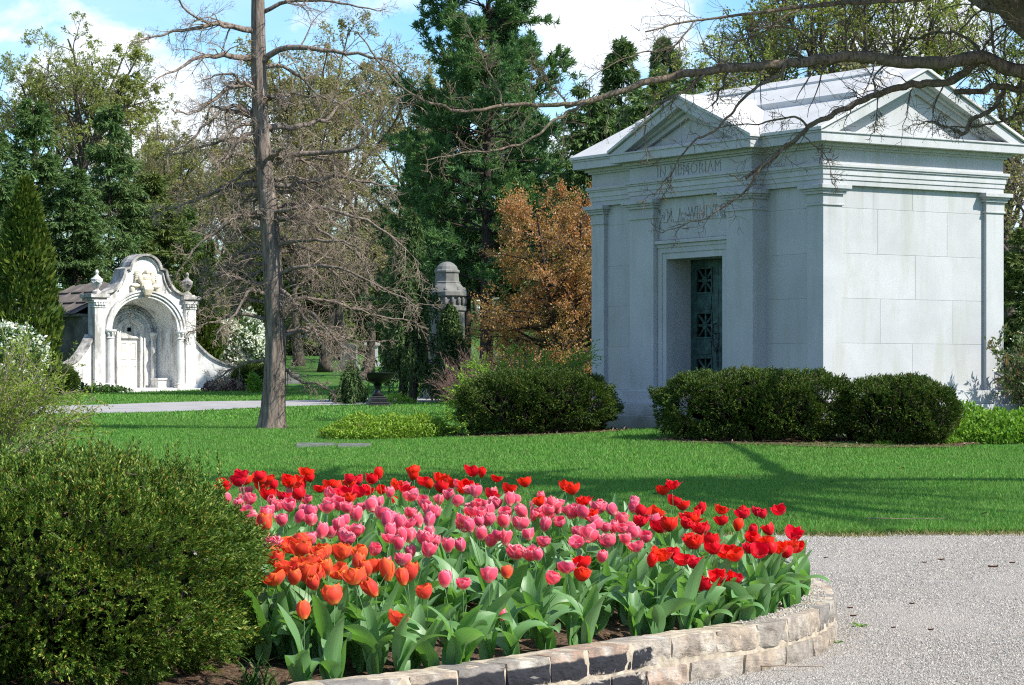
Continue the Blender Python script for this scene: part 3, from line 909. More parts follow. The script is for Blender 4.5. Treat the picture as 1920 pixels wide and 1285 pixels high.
HWD = 2.15
def arc(cx, cz, r, a0, a1, n=18):
    return [(cx+r*math.cos(R(a)), cz+r*math.sin(R(a))) for a in np.linspace(a0, a1, n)]
half = [(2.15, 3.95), (1.80, 3.97), (1.50, 4.06), (1.25, 4.22), (1.05, 4.46), (.92, 4.75), (.85, 5.06), (.70, 5.10)]
topc = half+[(x, z) for x, z in arc(0, 5.04, .64, 6, 174, 15)]+[(-x, z) for x, z in half[::-1]]
fac = [(2.15, -.2)]+topc+[(-2.15, -.2), (-1.45, -.2)]+[(x, z) for x, z in arc(0, 2.46, 1.45, 180, 0, 25)]+[(1.45, -.2)]
mb = MB(); mb.prism(fac, 0, .55, FRONT)
part('facade_wall', mb, M_MARB, croot, .02)
# coping along the curved top
def band(mb, line, th, d0, d1, to3):
    L = np.array(line); T = nrm(np.gradient(L, axis=0)); N = np.stack([T[:, 1], -T[:, 0]], 1)
    if N[len(N)//2, 1] < 0: N = -N
    U = L+N*th
    mb.prism([tuple(p) for p in L]+[tuple(p) for p in U[::-1]], d0, d1, to3)
mb = MB(); band(mb, topc, .10, -.16, .68, FRONT)
part('coping', mb, M_COPE, croot, .02)
mb = MB(); band(mb, [(x*.90, z-.07) for x, z in topc[3:-3]], .05, -.07, .05, FRONT)
part('moulding', mb, M_MARB, croot, .01)
for sx_ in (-1, 1):
    mb = MB(); x0, x1 = (1.62, 2.42)
    mb.box(sx_*x0 if sx_ > 0 else -x1, sx_*x1 if sx_ > 0 else -x0, -.22, .72, 3.84, 4.0)
    mb.box(sx_*1.70 if sx_ > 0 else -2.34, sx_*2.34 if sx_ > 0 else -1.70, -.15, .66, 3.72, 3.841)
    part('pier_cornice', mb, M_COPE, croot, .02)
    mb = MB(); xa, xb = sorted((sx_*1.76, sx_*2.22))
    mb.box(xa, xb, -.13, .3, .02, 3.42); mb.box(xa-.05, xb+.05, -.18, .3, -.1, .16)
    mb.box(xa-.03, xb+.03, -.16, .3, 3.42, 3.47); mb.box(xa-.06, xb+.06, -.19, .3, 3.64, 3.722); mb.box(xa-.01, xb+.01, -.14, .3, 3.46, 3.65)
    for k in range(4):
        mb.lathe([(.02, 0), (.06, .05), (.05, .12), (.02, .16)], 6, xa+.06+k*(xb-xa-.12)/3, -.16, 3.48)
    part('pilaster', mb, M_MARB, croot, .012)
    # round porch column
    mb = MB(); mb.lathe([(.24, -.1), (.24, .08), (.20, .12), (.22, .17), (.175, .22), (.175, 1.2), (.155, 2.12), (.19, 2.15), (.155, 2.19), (.17, 2.3), (.26, 2.42), (.26, 2.5)], 18, sx_*1.54, -.06, 0)
    for k in range(8):
        a = k*PI/4
        mb.lathe([(.02, 0), (.05, .06), (.055, .13), (.02, .18)], 6, sx_*1.54+.19*math.cos(a), -.06+.19*math.sin(a), 2.24)
    part('column', mb, M_MARB, croot, 0)
    mb = MB(); mb.lathe([(.17, 0), (.17, .12), (.10, .16), (.07, .22), (.09, .26), (.19, .42), (.23, .60), (.235, .64), (.17, .68), (.12, .74), (.06, .80), (.05, .86), (.075, .92), (.06, .99), (.015, 1.04)], 16, sx_*1.98, .15, 4.0)
    for k in range(6):
        a = k*PI/3; mb.tube([(sx_*1.98+.225*math.cos(b), .15+.225*math.sin(b), 4.55-.07*math.sin((b-a)/(PI/3)*PI)) for b in np.linspace(a, a+PI/3, 5)], .018, 5)
    part('urn_finial', mb, M_MARB if sx_ < 0 else M_COPE, croot, 0)
# arch mouldings round the porch mouth
def ring(mb, r0, r1, cz, d0, d1, n=32, leg=0.0, x0=0.0):
    o = [(x0+r1, cz-leg)]+[(x0+u, v) for u, v in arc(0, cz, r1, 0, 180, n)]+[(x0-r1, cz-leg), (x0-r0, cz-leg)]+[(x0+u, v) for u, v in arc(0, cz, r0, 180, 0, n)]+[(x0+r0, cz-leg)]
    mb.prism(o, d0, d1, FRONT)
mb = MB(); ring(mb, 1.44, 1.56, 2.46, -.06, .3); ring(mb, 1.56, 1.68, 2.46, -.12, .3); ring(mb, 1.68, 1.75, 2.46, -.17, .3)
part('arch_moulding', mb, M_MARB, croot, .012)
# splayed niche behind the mouth
def archline(hw, spring, n=28):
    return [(hw, -.1), (hw, spring*.5)]+arc(0, spring, hw, 0, 180, n)+[(-hw, spring*.5), (-hw, -.1)]
A0 = archline(1.45, 2.46); A1 = archline(1.12, 2.46)
V = [(x, .3, z) for x, z in A0]+[(x, 1.15, z) for x, z in A1]
k = len(A0); mb = MB(); mb.add(V, [(i, i+1, i+1+k, i+k) for i in range(k-1)])
part('niche', mb, M_MARB, croot, 0)
NB = len(bpy.data.objects); before = set(croot.children)
back = [(1.2, -.1)]+arc(0, 2.46, 1.2, 0, 180, 24)+[(-1.2, -.1), (-.43, -.1), (-.43, 2.42)]+arc(0, 2.42, .43, 180, 0, 16)+[(.43, -.1)]
mb = MB(); mb.prism(back, 1.44, 1.62, FRONT); part('porch_back', mb, M_MARB, croot, .008)
mb = MB(); ring(mb, 1.02, 1.13, 2.46, 1.34, 1.45); part('arch_moulding', mb, M_COPE, croot, .01)
mb = MB(); ring(mb, .80, .87, 2.46, 1.36, 1.45)
for k in range(13):
    a = R(12+k*13); mb.lathe([(.01, -.05), (.055, -.02), (.055, .03), (.01, .05)], 6, .95*math.cos(a), 1.42, 2.46+.95*math.sin(a))
part('carved_band', mb, M_MARB, croot, .006)
mb = MB(); ring(mb, .43, .56, 2.42, 1.36, 1.5, leg=2.5); ring(mb, .56, .62, 2.42, 1.31, 1.46, leg=2.5); part('door_frame', mb, M_MARB, croot, .008)
mb = MB(); mb.box(-.08, .08, 1.24, 1.44, 3.0, 3.3); mb.lathe([(.01, -.1), (.09, -.03), (.08, .06), (.01, .12)], 8, 0, 1.26, 3.16); part('keystone', mb, M_MARB, croot, .01)
mb = MB(); mb.lathe([(.16, -.1), (.16, .08), (.11, .13), (.11, 1.6), (.10, 2.15), (.17, 2.34), (.17, 2.42)], 14, .98, 1.32, 0); part('column', mb, M_MARB, croot, 0)
mb = MB(); mb.lathe([(.16, -.1), (.16, .08), (.11, .13), (.11, 1.6), (.10, 2.15), (.17, 2.34), (.17, 2.42)], 14, -.98, 1.32, 0); part('column', mb, M_MARB, croot, 0)
# door, transom and lunette
mb = MB()
lun = [(.43, 2.26)]+arc(0, 2.42, .425, 0, 180, 16)+[(-.43, 2.26)]
mb.prism(lun, 1.50, 1.56, FRONT); mb.box(-.43, .43, 1.44, 1.56, 2.16, 2.26)
for a in range(0, 181, 30):
    mb.lathe([(.01, -.03), (.03, 0), (.01, .03)], 5, .33*math.cos(R(a)), 1.49, 2.42+.33*math.sin(R(a)))
part('lunette', mb, M_MARB, croot, .006)
mb = MB()
for x_, z_ in ((-.035, 2.5), (.035, 2.5), (-.035, 2.58), (.035, 2.58)): mb.lathe([(.055, -.01), (.055, .01)], 8, x_, 0, 0); V = mb.V[-1]; mb.V[-1] = np.column_stack([V[:, 0], V[:, 2]+1.495, V[:, 1]+z_])
part('vent', mb, M_DARK, croot, 0)
for sx_ in (-1, 1):
    x0, x1 = sorted((sx_*.003, sx_*.425))
    mb = MB(); mb.box(x0, x1, 1.53, 1.60, -.05, 2.16)
    for z0, z1 in ((.28, 1.0), (1.26, 1.98)):
        xa, xb = x0+.09, x1-.09
        mb.box(xa, xb, 1.505, 1.54, z0, z0+.035); mb.box(xa, xb, 1.505, 1.54, z1-.035, z1); mb.box(xa, xa+.035, 1.505, 1.54, z0+.03, z1-.03); mb.box(xb-.035, xb, 1.505, 1.54, z0+.03, z1-.03)
        mb.box(xa+.075, xb-.075, 1.515, 1.54, z0+.075, z1-.075)
    part('door', mb, M_MDOOR, croot, .005)
for o in set(croot.children)-before: o.location.y -= .30
mb = MB(); mb.box(.80, 1.36, .35, .85, -.1, .36); mb.box(.76, 1.38, .3, .88, .36, .44); part('bench', mb, M_MARB, croot, .02)
mb = MB(); mb.box(-1.55, 2.75, -.75, .1, -.35, .0); mb.box(-1.44, 1.44, .0, 1.2, -.3, .02); part('step', mb, M_MARB, croot, .02)
# carved figure over the arch
mb = MB()
def ell(mb, c, r, n=12):
    a = np.linspace(0, PI, n//2+2); V = []
    for q in a:
        for k in range(n):
            V.append((c[0]+r[0]*math.sin(q)*math.cos(2*PI*k/n), c[1]+r[1]*math.sin(q)*math.sin(2*PI*k/n), c[2]+r[2]*math.cos(q)))
    m_ = len(a); mb.add(V, [(i*n+k, i*n+(k+1) % n, (i+1)*n+(k+1) % n, (i+1)*n+k) for i in range(m_-1) for k in range(n)])
for c_, r_ in (((.02, -.16, 4.98), (.12, .12, .15)), ((0, -.12, 4.72), (.20, .16, .24)), ((-.02, -.14, 4.45), (.26, .18, .26)), ((.02, -.20, 4.22), (.20, .15, .28)), ((.03, -.18, 4.04), (.13, .12, .14)),
               ((-.26, -.12, 4.70), (.10, .10, .20)), ((.27, -.13, 4.66), (.10, .10, .22)), ((-.44, -.08, 4.40), (.20, .10, .10)), ((.46, -.08, 4.38), (.20, .10, .11)), ((-.30, -.06, 4.92), (.16, .07, .22)), ((.32, -.06, 4.90), (.15, .07, .22)), ((-.55, -.05, 4.25), (.10, .08, .14)), ((.56, -.05, 4.24), (.10, .08, .14))):
    ell(mb, c_, r_)
for k in range(7):
    x = -.18+.06*k; mb.tube([(x, -.30, 4.42), (x*.9, -.35, 4.24), (x*.6, -.30, 4.0)], (.025, .03, .015), 6)
for k in range(5):
    for sg in (-1, 1): mb.tube([(sg*.22, -.12, 4.95-.06*k), (sg*(.38+.02*k), -.10, 5.02-.09*k), (sg*(.50-.02*k), -.06, 4.92-.1*k)], (.03, .03, .008), 6)
part('carved_figure', mb, M_CREAM, croot, 0)
# scrolled wing walls, splayed forwards
for sx_, ang, ln in ((-1, -25, 1.75), (1, 25, 1.75)):
    fw = R(ang)
    def to3(u, v, d, sx_=sx_, fw=fw):
        x = u*math.cos(fw)*sx_+0; y = -abs(u*math.sin(fw))
        nx, ny = math.sin(abs(fw))*sx_, math.cos(fw)
        return (sx_*2.10+x+nx*d, .12+y+ny*d, v)
    us = np.linspace(0, 1, 14)
    prof = [(ln*u, .98+1.28*(1-u)**2.1) for u in us]
    body = [(0, -.3)]+prof[:]+[(ln, -.3)]
    body = [(0, -.3), (ln, -.3)]+prof[::-1]
    mb = MB(); mb.prism(body, 0, .32, to3)
    part('wing_wall', mb, M_MARB, croot, .015)
    mb = MB(); line = [(ln+.16, .93), (ln+.02, .96)]+prof[::-1][1:]+[(-.0, 2.27)]
    L = np.array(line); T = nrm(np.gradient(L, axis=0)); N = np.stack([-T[:, 1], T[:, 0]], 1)
    N = np.where((N[:, 1] < 0)[:, None], -N, N); U = L+N*.09
    mb.prism([tuple(q) for q in L]+[tuple(q) for q in U[::-1]], -.07, .39, to3)
    part('wing_coping', mb, M_COPE, croot, .015)
    mb = MB(); sp_ = [(.26*(1-.13*k/4)*math.cos(k*.5), .26*(1-.13*k/4)*math.sin(k*.5)) for k in range(0, 13)]
    mb.tube([to3(ln+.12+u*.9, .38+v*.9, .16) for u, v in sp_], .06, 6)
    mb.prism([(ln+.12+.22*math.cos(R(a)), .38+.22*math.sin(R(a))) for a in range(0, 360, 24)], .02, .30, to3)
    part('volute', mb, M_COPE, croot, .01)
# chamber behind with hipped stone-slab roof
mb = MB(); mb.box(-2.35, 2.35, 1.7, 6.6, -.4, 3.05); mb.box(-2.349, -1.7, .552, 1.701, -.4, 3.049); mb.box(1.7, 2.349, .552, 1.701, -.4, 3.049); part('chamber_wall', mb, M_DIM, croot, .02)
mb = MB(); mb.box(-2.6, -1.75, .57, 6.9, 3.05, 3.17); mb.box(1.75, 2.6, .57, 6.9, 3.05, 3.17); mb.box(-1.76, 1.76, 6.5, 6.899, 3.051, 3.169); part('eave', mb, M_DIM, croot, .02)
V = [(-2.7, .58, 3.17), (2.7, .58, 3.17), (2.7, 7.0, 3.17), (-2.7, 7.0, 3.17), (0, .58, 4.62), (0, 5.2, 4.62)]
mb = MB(); mb.add(V, [(1, 2, 5, 4), (2, 3, 5), (3, 0, 4, 5)])
for k in range(6):
    y = 1.1+k*1.05
    for sg in (-1, 1):
        x1, z1 = (0, 4.62) if y < 5.2 else (sg*2.7*(y-5.2)/1.8, 4.62-1.45*(y-5.2)/1.8)
        a = Vector((sg*2.7, y, 3.17)); b = Vector((x1, y, z1)); d = b-a; mid = (a+b)/2
        M_ = Matrix.Translation(mid) @ d.to_track_quat('X', 'Z').to_matrix().to_4x4()
        mb.xbox(M_, d.length, .10, .12)
for f_ in (.36, .7):
    for sg in (-1, 1):
        mb.xbox(Matrix.Translation((sg*2.7*(1-f_), 3.2, 3.17+1.45*f_+.02)) @ Matrix.Rotation(sg*R(28), 4, 'Y'), .16, 5.2, .10)
part('roof', mb, M_SLATE, croot, .01)

# ------------------------------------------------------------------ iron urn, domed monument, gravestones, markers
ux, uy = W(708, 757, 75)[:2]; uz = float(gz(ux, uy))
ur = empty('garden_urn', (ux, uy, uz), .3, 'wide black iron garden urn on a stepped pedestal beside the far lane', 'urn')
mb = MB()
for w_, z0, z1 in ((.34, -.1, .07), (.29, .07, .14), (.24, .14, .26), (.19, .26, .31)):
    mb.box(-w_, w_, -w_, w_, z0, z1)
part('pedestal', mb, M_IRON, ur, .012)
mb = MB(); mb.lathe([(.17, .31), (.18, .36), (.10, .42), (.075, .52), (.10, .60), (.13, .63), (.11, .66), (.30, .74), (.44, .84), (.50, .95), (.54, .985), (.54, 1.01), (.49, 1.01), (.45, .93), (.2, .86), (.01, .85)], 28)
part('bowl', mb, M_IRON, ur, 0)
for sg in (-1, 1):
    mb = MB(); mb.tube([(sg*.40, 0, .80), (sg*.56, 0, .80), (sg*.62, 0, .90), (sg*.55, 0, 1.0)], .022, 6); part('handle', mb, M_IRON, ur, 0)

M_GREY = plain_mat('weathered_grey_stone', (.17, .17, .155), .85, var=.25, scale=4, spec=.15)
px_, py_, _ = W(838, 700, 88); pz = float(gz(px_, py_))
mo = empty('stone_monument', (px_, py_, pz), .35, 'tall grey stone monument with a stepped domed cap rising behind the drooping conifer', 'monument')
def oct_(mb, prof): mb.lathe(prof, 8, rot=PI/8)
mb = MB(); mb.lathe([(1.0, -.4), (1.0, .4), (.86, .45), (.86, .7)], 4, rot=PI/4); oct_(mb, [(.62, .69), (.62, 3.0)]); part('shaft', mb, M_GREY, mo, .02)
mb = MB(); oct_(mb, [(.6, 2.98), (.68, 3.05), (.68, 3.2), (.60, 3.22), (.60, 3.5), (.70, 3.55), (.70, 3.68), (.5, 3.70)])
for k in range(16):
    a = k*PI/8; mb.lathe([(.03, 0), (.07, .1), (.07, .2), (.03, .28)], 6, .62*math.cos(a), .62*math.sin(a), 3.22)
part('cornice', mb, M_GREY, mo, .01)
mb = MB(); oct_(mb, [(.70, 3.68), (.66, 3.73), (.46, 3.98), (.47, 4.02), (.42, 4.05), (.40, 4.32), (.44, 4.36), (.44, 4.42), (.40, 4.45)])
mb.lathe([(.38, 4.44), (.34, 4.56), (.24, 4.66), (.12, 4.72), (.01, 4.73)], 16)
for k in range(8):
    a = k*PI/4; mb.lathe([(.05, 0), (.07, .06), (.02, .15)], 6, .60*math.cos(a+PI/8), .60*math.sin(a+PI/8), 3.70)
part('domed_cap', mb, M_GREY, mo, .01)

M_WHITE = plain_mat('white_marble', (.45, .45, .43), .7, var=.1, scale=4, spec=.2)
def gravestone(px, py, Y, w, h, mat, label, kind):
    x, y, _ = W(px, py, Y); z = float(gz(x, y))
    g = empty('gravestone', (x, y, z), RNG.uniform(-.3, .3), label, 'gravestone', 'gravestones on the far slope')
    mb = MB(); mb.box(-w*.62, w*.62, -.3, .3, -.2, h*.18); part('base', mb, mat, g, .015)
    mb = MB()
    if kind == 'slab':
        mb.prism([(-w/2, h*.18), (w/2, h*.18), (w/2, h*.85)]+[(w/2*math.cos(R(a)), h*.85+.15*h*math.sin(R(a))) for a in range(10, 180, 17)]+[(-w/2, h*.85)], -.12, .12, FRONT)
    else:
        mb.box(-w*.42, w*.42, -.25, .25, h*.18, h*.82); mb.box(-w*.55, w*.55, -.34, .34, h*.82, h*.92); mb.prism([(-w*.5, h*.92), (w*.5, h*.92), (0, h)], -.3, .3, FRONT)
    part('stone', mb, mat, g, .012)
gravestone(697, 652, 128, .72, 1.25, M_WHITE, 'white pedestal gravestone with a flat cap on the far slope above the urn', 'ped')
gravestone(654, 672, 124, .8, 1.3, M_GREY, 'grey round-topped gravestone on the far slope behind the bare tree', 'slab')
gravestone(577, 664, 150, .8, 1.0, M_WHITE, 'small white round-topped gravestone far up the green slope', 'slab')
gravestone(545, 702, 112, .7, .5, M_GREY, 'low grey gravestone in the grass just right of the bare tree trunk', 'slab')

M_SLAB = plain_mat('mossy_grey_granite', (.115, .12, .105), .85, var=.35, scale=9, spec=.15)
def marker(px, py, Y, w, d, label):
    x, y, _ = W(px, py, Y); z = float(gz(x, y))
    mb = MB(); mb.box(-w/2, w/2, -d/2, d/2, -.06, .075)
    o = part('flat_marker', mb, M_SLAB, None, .01); o.location = (x, y, z-.03); o.rotation_euler = (R(6), 0, .06)
    tag(o, label, 'grave marker', 'flat grave markers')
marker(592, 838, 43.6, .66, .62, 'flat grey grave marker at the corner of the low green plant patch')
marker(664, 839, 43.2, .56, .6, 'flat grey grave marker in front of the middle of the low green plant patch')
# ------------------------------------------------------------------ foliage and bark materials
M_BARK = bark_mat('grey_brown_bark', (.065, .05, .04), (.30, .24, .195), 16, .12, .8, .04)
M_BARK2 = bark_mat('lichen_bark', (.055, .042, .03), (.29, .225, .16), 26, .35, .9, .03, tint=(.13, .135, .085))
M_BARKF = bark_mat('far_tree_bark', (.03, .024, .018), (.13, .105, .08), 12, .3, .5, .03)
M_TWIG = bark_mat('pale_twig', (.17, .125, .092), (.36, .285, .215), 8, .4, .1, .01)
M_TWIG2 = bark_mat('dark_twig', (.075, .056, .042), (.21, .165, .12), 8, .4, .1, .01)
M_TWIGR = bark_mat('reddish_twig', (.11, .06, .05), (.26, .17, .14), 8, .4, .1, .01)
M_DKBARK = bark_mat('dark_pine_bark', (.02, .016, .014), (.085, .062, .05), 12, .2, .9, .05)
G_YEW = [(0, (.015, .055, .007)), (.36, (.050, .130, .013)), (.62, (.125, .215, .024)), (.92, (.37, .41, .08)), (.965, (.28, .12, .03)), (1, (.34, .14, .035))]
M_YEW = leaf_mat('yew_needles', G_YEW, trans=.15, rough=.45, spec=.22, clump=(.070, .125, .014), cscale=3.0)
M_YEWD = leaf_mat('dark_yew_needles', [(0, (.020, .050, .008)), (.5, (.055, .108, .015)), (.9, (.14, .19, .030)), (.965, (.16, .13, .04)), (1, (.28, .12, .04))], trans=.15, rough=.5, spec=.18, clump=(.04, .075, .012), cscale=2.2)
M_SPRUCE = leaf_mat('spruce_needles', [(0, (.045, .095, .030)), (.5, (.090, .165, .050)), (1, (.16, .24, .075))], trans=.2, rough=.6, spec=.2, clump=(.075, .12, .028), cscale=.4)
M_OLIVE = leaf_mat('olive_conifer_needles', [(0, (.07, .105, .025)), (.5, (.125, .170, .04)), (1, (.20, .235, .06))], trans=.15, rough=.6, spec=.2, clump=(.028, .062, .014), cscale=.5)
M_GOLD = leaf_mat('golden_arborvitae', [(0, (.04, .08, .010)), (.5, (.085, .13, .016)), (1, (.16, .18, .028))], trans=.15, rough=.6, spec=.2, clump=(.04, .085, .012), cscale=.8)
M_PINE = leaf_mat('pine_needles', [(0, (.034, .090, .040)), (.5, (.070, .160, .062)), (1, (.13, .235, .085))], trans=.28, rough=.55, spec=.15, clump=(.11, .20, .055), cscale=.35)
M_WEEP = leaf_mat('drooping_conifer_needles', [(0, (.03, .065, .02)), (.5, (.06, .11, .03)), (1, (.11, .16, .045))], trans=.15, rough=.6, spec=.2)
M_BUD = leaf_mat('young_green_leaves', [(0, (.20, .24, .06)), (.5, (.31, .345, .085)), (1, (.43, .45, .14))], trans=.4, rough=.55, clump=(.10, .125, .035), cscale=.3)
M_TAN = leaf_mat('tan_budding_leaves', [(0, (.20, .17, .06)), (.5, (.30, .26, .095)), (1, (.40, .35, .15))], trans=.35, rough=.6, clump=(.13, .145, .045), cscale=.3)
M_WILLOW = leaf_mat('yellow_green_willow_leaves', [(0, (.16, .21, .04)), (.5, (.24, .29, .06)), (1, (.34, .36, .10))], trans=.4, rough=.55)
M_COPPER = leaf_mat('copper_leaves', [(0, (.25, .085, .035)), (.3, (.44, .155, .05)), (.55, (.50, .230, .065)), (.8, (.38, .25, .075)), (.93, (.46, .22, .16)), (1, (.62, .38, .32))], trans=.38, rough=.5, spec=.35, clump=(.29, .20, .06), cscale=1.0)
M_LIME = leaf_mat('bright_lime_leaves', [(0, (.07, .17, .015)), (.5, (.13, .27, .025)), (1, (.22, .36, .05))], trans=.35, rough=.5)
M_COVER = leaf_mat('ground_cover_leaves', [(0, (.09, .19, .016)), (.5, (.18, .31, .026)), (.9, (.30, .42, .06)), (1, (.16, .12, .05))], trans=.3, rough=.5)
M_FORSY = leaf_mat('small_spring_leaves', [(0, (.13, .20, .025)), (.5, (.20, .28, .035)), (1, (.30, .36, .06))], trans=.4, rough=.5)
M_WFLOW = leaf_mat('white_blossoms', [(0, (.70, .72, .66)), (1, (.85, .85, .80))], trans=.3, rough=.6)
M_SHRUB = leaf_mat('mid_green_leaves', [(0, (.03, .075, .018)), (.5, (.055, .125, .028)), (1, (.10, .18, .045))], trans=.3, rough=.5)
M_LAUREL = leaf_mat('glossy_laurel_leaves', [(0, (.04, .075, .018)), (.5, (.085, .125, .03)), (.85, (.16, .19, .05)), (.95, (.26, .11, .05)), (1, (.32, .20, .12))], trans=.2, rough=.35, spec=.5)
M_GRASS = leaf_mat('grass_blades', [(0, (.045, .145, .018)), (.45, (.098, .275, .038)), (.85, (.16, .36, .060)), (.95, (.27, .39, .09)), (1, (.32, .29, .14))], trans=.3, rough=.6, spec=.25, clump=(.125, .25, .05), cscale=.8)
M_JUN = leaf_mat('bright_juniper_tips', [(0, (.09, .19, .02)), (.5, (.17, .30, .03)), (1, (.28, .40, .06))], trans=.25, rough=.5)

def bld(mb, name, mat, parent, **k):
    return mb.build(name, mat, parent, **k)

# ------------------------------------------------------------------ lawn grass
def grass_patch(n, y0, y1, xl, xr, hgt, wid, pw=1.0):
    y = y0+(y1-y0)*RNG.random(n)**pw; x = xl(y)+(xr(y)-xl(y))*RNG.random(n)
    keep = (y > lawn_edge(x)-.05)
    keep &= ~((np.hypot((x-MX), (y-MY)) < 12) & in_building(x, y, .3))
    keep &= lane_dist(x, y) > 0 if y1 > 55 else True
    for c_ in NOGRASS: keep &= ((x-c_[0])/c_[2])**2+((y-c_[1])/c_[3])**2 > 1
    x = x[keep]; y = y[keep]; m_ = len(x)
    a = RNG.uniform(0, 2*PI, m_); h = hgt*RNG.uniform(.55, 1.25, m_); w = wid*RNG.uniform(.7, 1.3, m_)
    z = gz(x, y)-.004
    lean = RNG.normal(0, .35, (m_, 2))*h[:, None]
    V = np.stack([np.column_stack([x-np.cos(a)*w/2, y-np.sin(a)*w/2, z]), np.column_stack([x+np.cos(a)*w/2, y+np.sin(a)*w/2, z]), np.column_stack([x+lean[:, 0], y+lean[:, 1], z+h])], 1)
    return V.reshape(-1, 3), np.arange(m_*3).reshape(-1, 3)
def in_building(x, y, pad):
    dx, dy = x-MX, y-MY
    u = dx*math.cos(A_)-dy*math.sin(A_); v = dx*math.sin(A_)+dy*math.cos(A_)
    return (u > -Wd-pad) & (u < pad) & (v > -pad-.5) & (v < Dp+pad)
NOGRASS = [(.45, 46.7, 1.65, 1.2), (4.1, 43.5, 1.8, 1.1), (6.7, 43.3, 1.1, .9), (-2.15, 46.8, 1.25, 1.1), (8.8, 43.9, 1.9, 1.2)]
mb = MB()
fl = lambda y: -.2*y-1.6
fr = lambda y: .2*y+3.0
mb.add(*grass_patch(440000, 24.2, 33, fl, fr, .052, .011))
mb.add(*grass_patch(420000, 33, 47, fl, fr, .055, .016))
mb.add(*grass_patch(170000, 47, 62, fl, lambda y: .04*y, .06, .024))
mb.add(*grass_patch(90000, 62, 108, fl, lambda y: 0*y+.5, .07, .045))
# longer tufts on the edge of the drive
n = 16000; x = RNG.uniform(-6, 6.5, n); y = lawn_edge(x)+np.abs(RNG.normal(0, .12, n)); a = RNG.uniform(0, 2*PI, n); h = RNG.uniform(.03, .09, n); ln = RNG.normal(0, .03, (n, 2))
ln[:, 1] -= .015
z = gz(x, y)*0-.0
V = np.stack([np.column_stack([x-np.cos(a)*.006, y-np.sin(a)*.006, z]), np.column_stack([x+np.cos(a)*.006, y+np.sin(a)*.006, z]), np.column_stack([x+ln[:, 0], y+ln[:, 1], z+h])], 1)
mb.add(V.reshape(-1, 3), np.arange(n*3).reshape(-1, 3))
tag(bld(mb, 'grass', M_GRASS, None), kind='stuff', label='short bright green blades of the mown lawn')
M_DRY = leaf_mat('dry_grass_blades', [(0, (.10, .12, .03)), (.4, (.20, .19, .07)), (.8, (.32, .27, .14)), (1, (.42, .36, .22))], trans=.25, rough=.7)
n = 15000; x = RNG.uniform(-6, 6.5, n); y = lawn_edge(x)+.02+RNG.normal(0, .16, n)*(.6+.5*np.sin(x*2.3)**2); a = RNG.uniform(0, 2*PI, n); h = RNG.uniform(.015, .05, n); ln = RNG.normal(0, .03, (n, 2)); z = np.maximum(gz(x, y), 0)
n2 = 9000; x2 = RNG.uniform(-6.5, 8, n2); y2 = RNG.uniform(25, 46, n2); k2 = (np.sin(x2*1.3+np.sin(y2*.9)*2)*np.sin(y2*.7+x2*.4) > .45) & ~in_building(x2, y2, .5); x2 = x2[k2]; y2 = y2[k2]
x = np.concatenate([x, x2]); y = np.concatenate([y, y2]); m2 = len(x2); a = np.concatenate([a, RNG.uniform(0, 2*PI, m2)]); h = np.concatenate([h, RNG.uniform(.03, .06, m2)]); ln = np.concatenate([ln, RNG.normal(0, .03, (m2, 2))]); z = np.concatenate([z, gz(x2, y2)]); n = len(x)
V = np.stack([np.column_stack([x-np.cos(a)*.007, y-np.sin(a)*.007, z]), np.column_stack([x+np.cos(a)*.007, y+np.sin(a)*.007, z]), np.column_stack([x+ln[:, 0], y+ln[:, 1], z+h])], 1)
mb = MB(); mb.add(V.reshape(-1, 3), np.arange(n*3).reshape(-1, 3))
tag(bld(mb, 'dry_grass', M_DRY, None), kind='stuff', label='dry tan blades along the ragged lawn edge and in thin patches')

# ------------------------------------------------------------------ clipped evergreens
def needle_sprigs(mb, P, N, rng, ln, needles, nl, nw, spread=.75):
    """sprigs starting at P along N, each carrying flat needles"""
    m_ = len(P); D = nrm(N)
    ref = rng.normal(size=D.shape); S = nrm(np.cross(D, ref)); T = np.cross(D, S)
    t_ = np.linspace(.12, 1, needles)[None, :]; a = rng.uniform(0, 2*PI, (m_, needles))
    L = np.broadcast_to(ln, (m_,))[:, None]
    base = P[:, None]+D[:, None]*(t_*L)[..., None]
    side = np.cos(a)[..., None]*S[:, None]+.45*np.sin(a)[..., None]*T[:, None]
    dirs = nrm(side*spread+D[:, None]*(.45+.5*t_[..., None]))
    k = nl*rng.uniform(.7, 1.2, (m_, needles))*(1.05-.35*t_)
    cards(mb, base.reshape(-1, 3), dirs.reshape(-1, 3), k.reshape(-1), nw*rng.uniform(.8, 1.2, m_*needles), rng)

def super_pts(rng, n, a, b, c, e, ez, zmin=-.95):
    """points and normals spread evenly on a rounded-box shell"""
    d = nrm(rng.normal(size=(n*14+200, 3)))
    exy = e
    rxy = (np.abs(d[:, 0]/a)**exy+np.abs(d[:, 1]/b)**exy)**(1/exy)
    r = (rxy**ez+np.abs(d[:, 2]/c)**ez)**(-1/ez)
    P = d*r[:, None]
    sg = np.sign(P)
    N = nrm(np.column_stack([sg[:, 0]*np.abs(P[:, 0]/a)**(exy-1)/a, sg[:, 1]*np.abs(P[:, 1]/b)**(exy-1)/b, sg[:, 2]*np.abs(P[:, 2]/c)**(ez-1)/c]))
    w = r**2/np.clip((N*d).sum(1), .2, 1); w /= np.percentile(w, 98)
    k = (rng.random(len(w)) < w) & (P[:, 2]/c > zmin)
    return P[k][:n], N[k][:n]
def lump(P, sc, amp, seed):
    q = P*sc+seed
    return amp*(np.sin(q[:, 0]*1.3+np.sin(q[:, 1]*1.7))*np.sin(q[:, 1]*1.1+1.3*np.sin(q[:, 2]))+np.sin(q[:, 2]*1.6+q[:, 0])*.6)

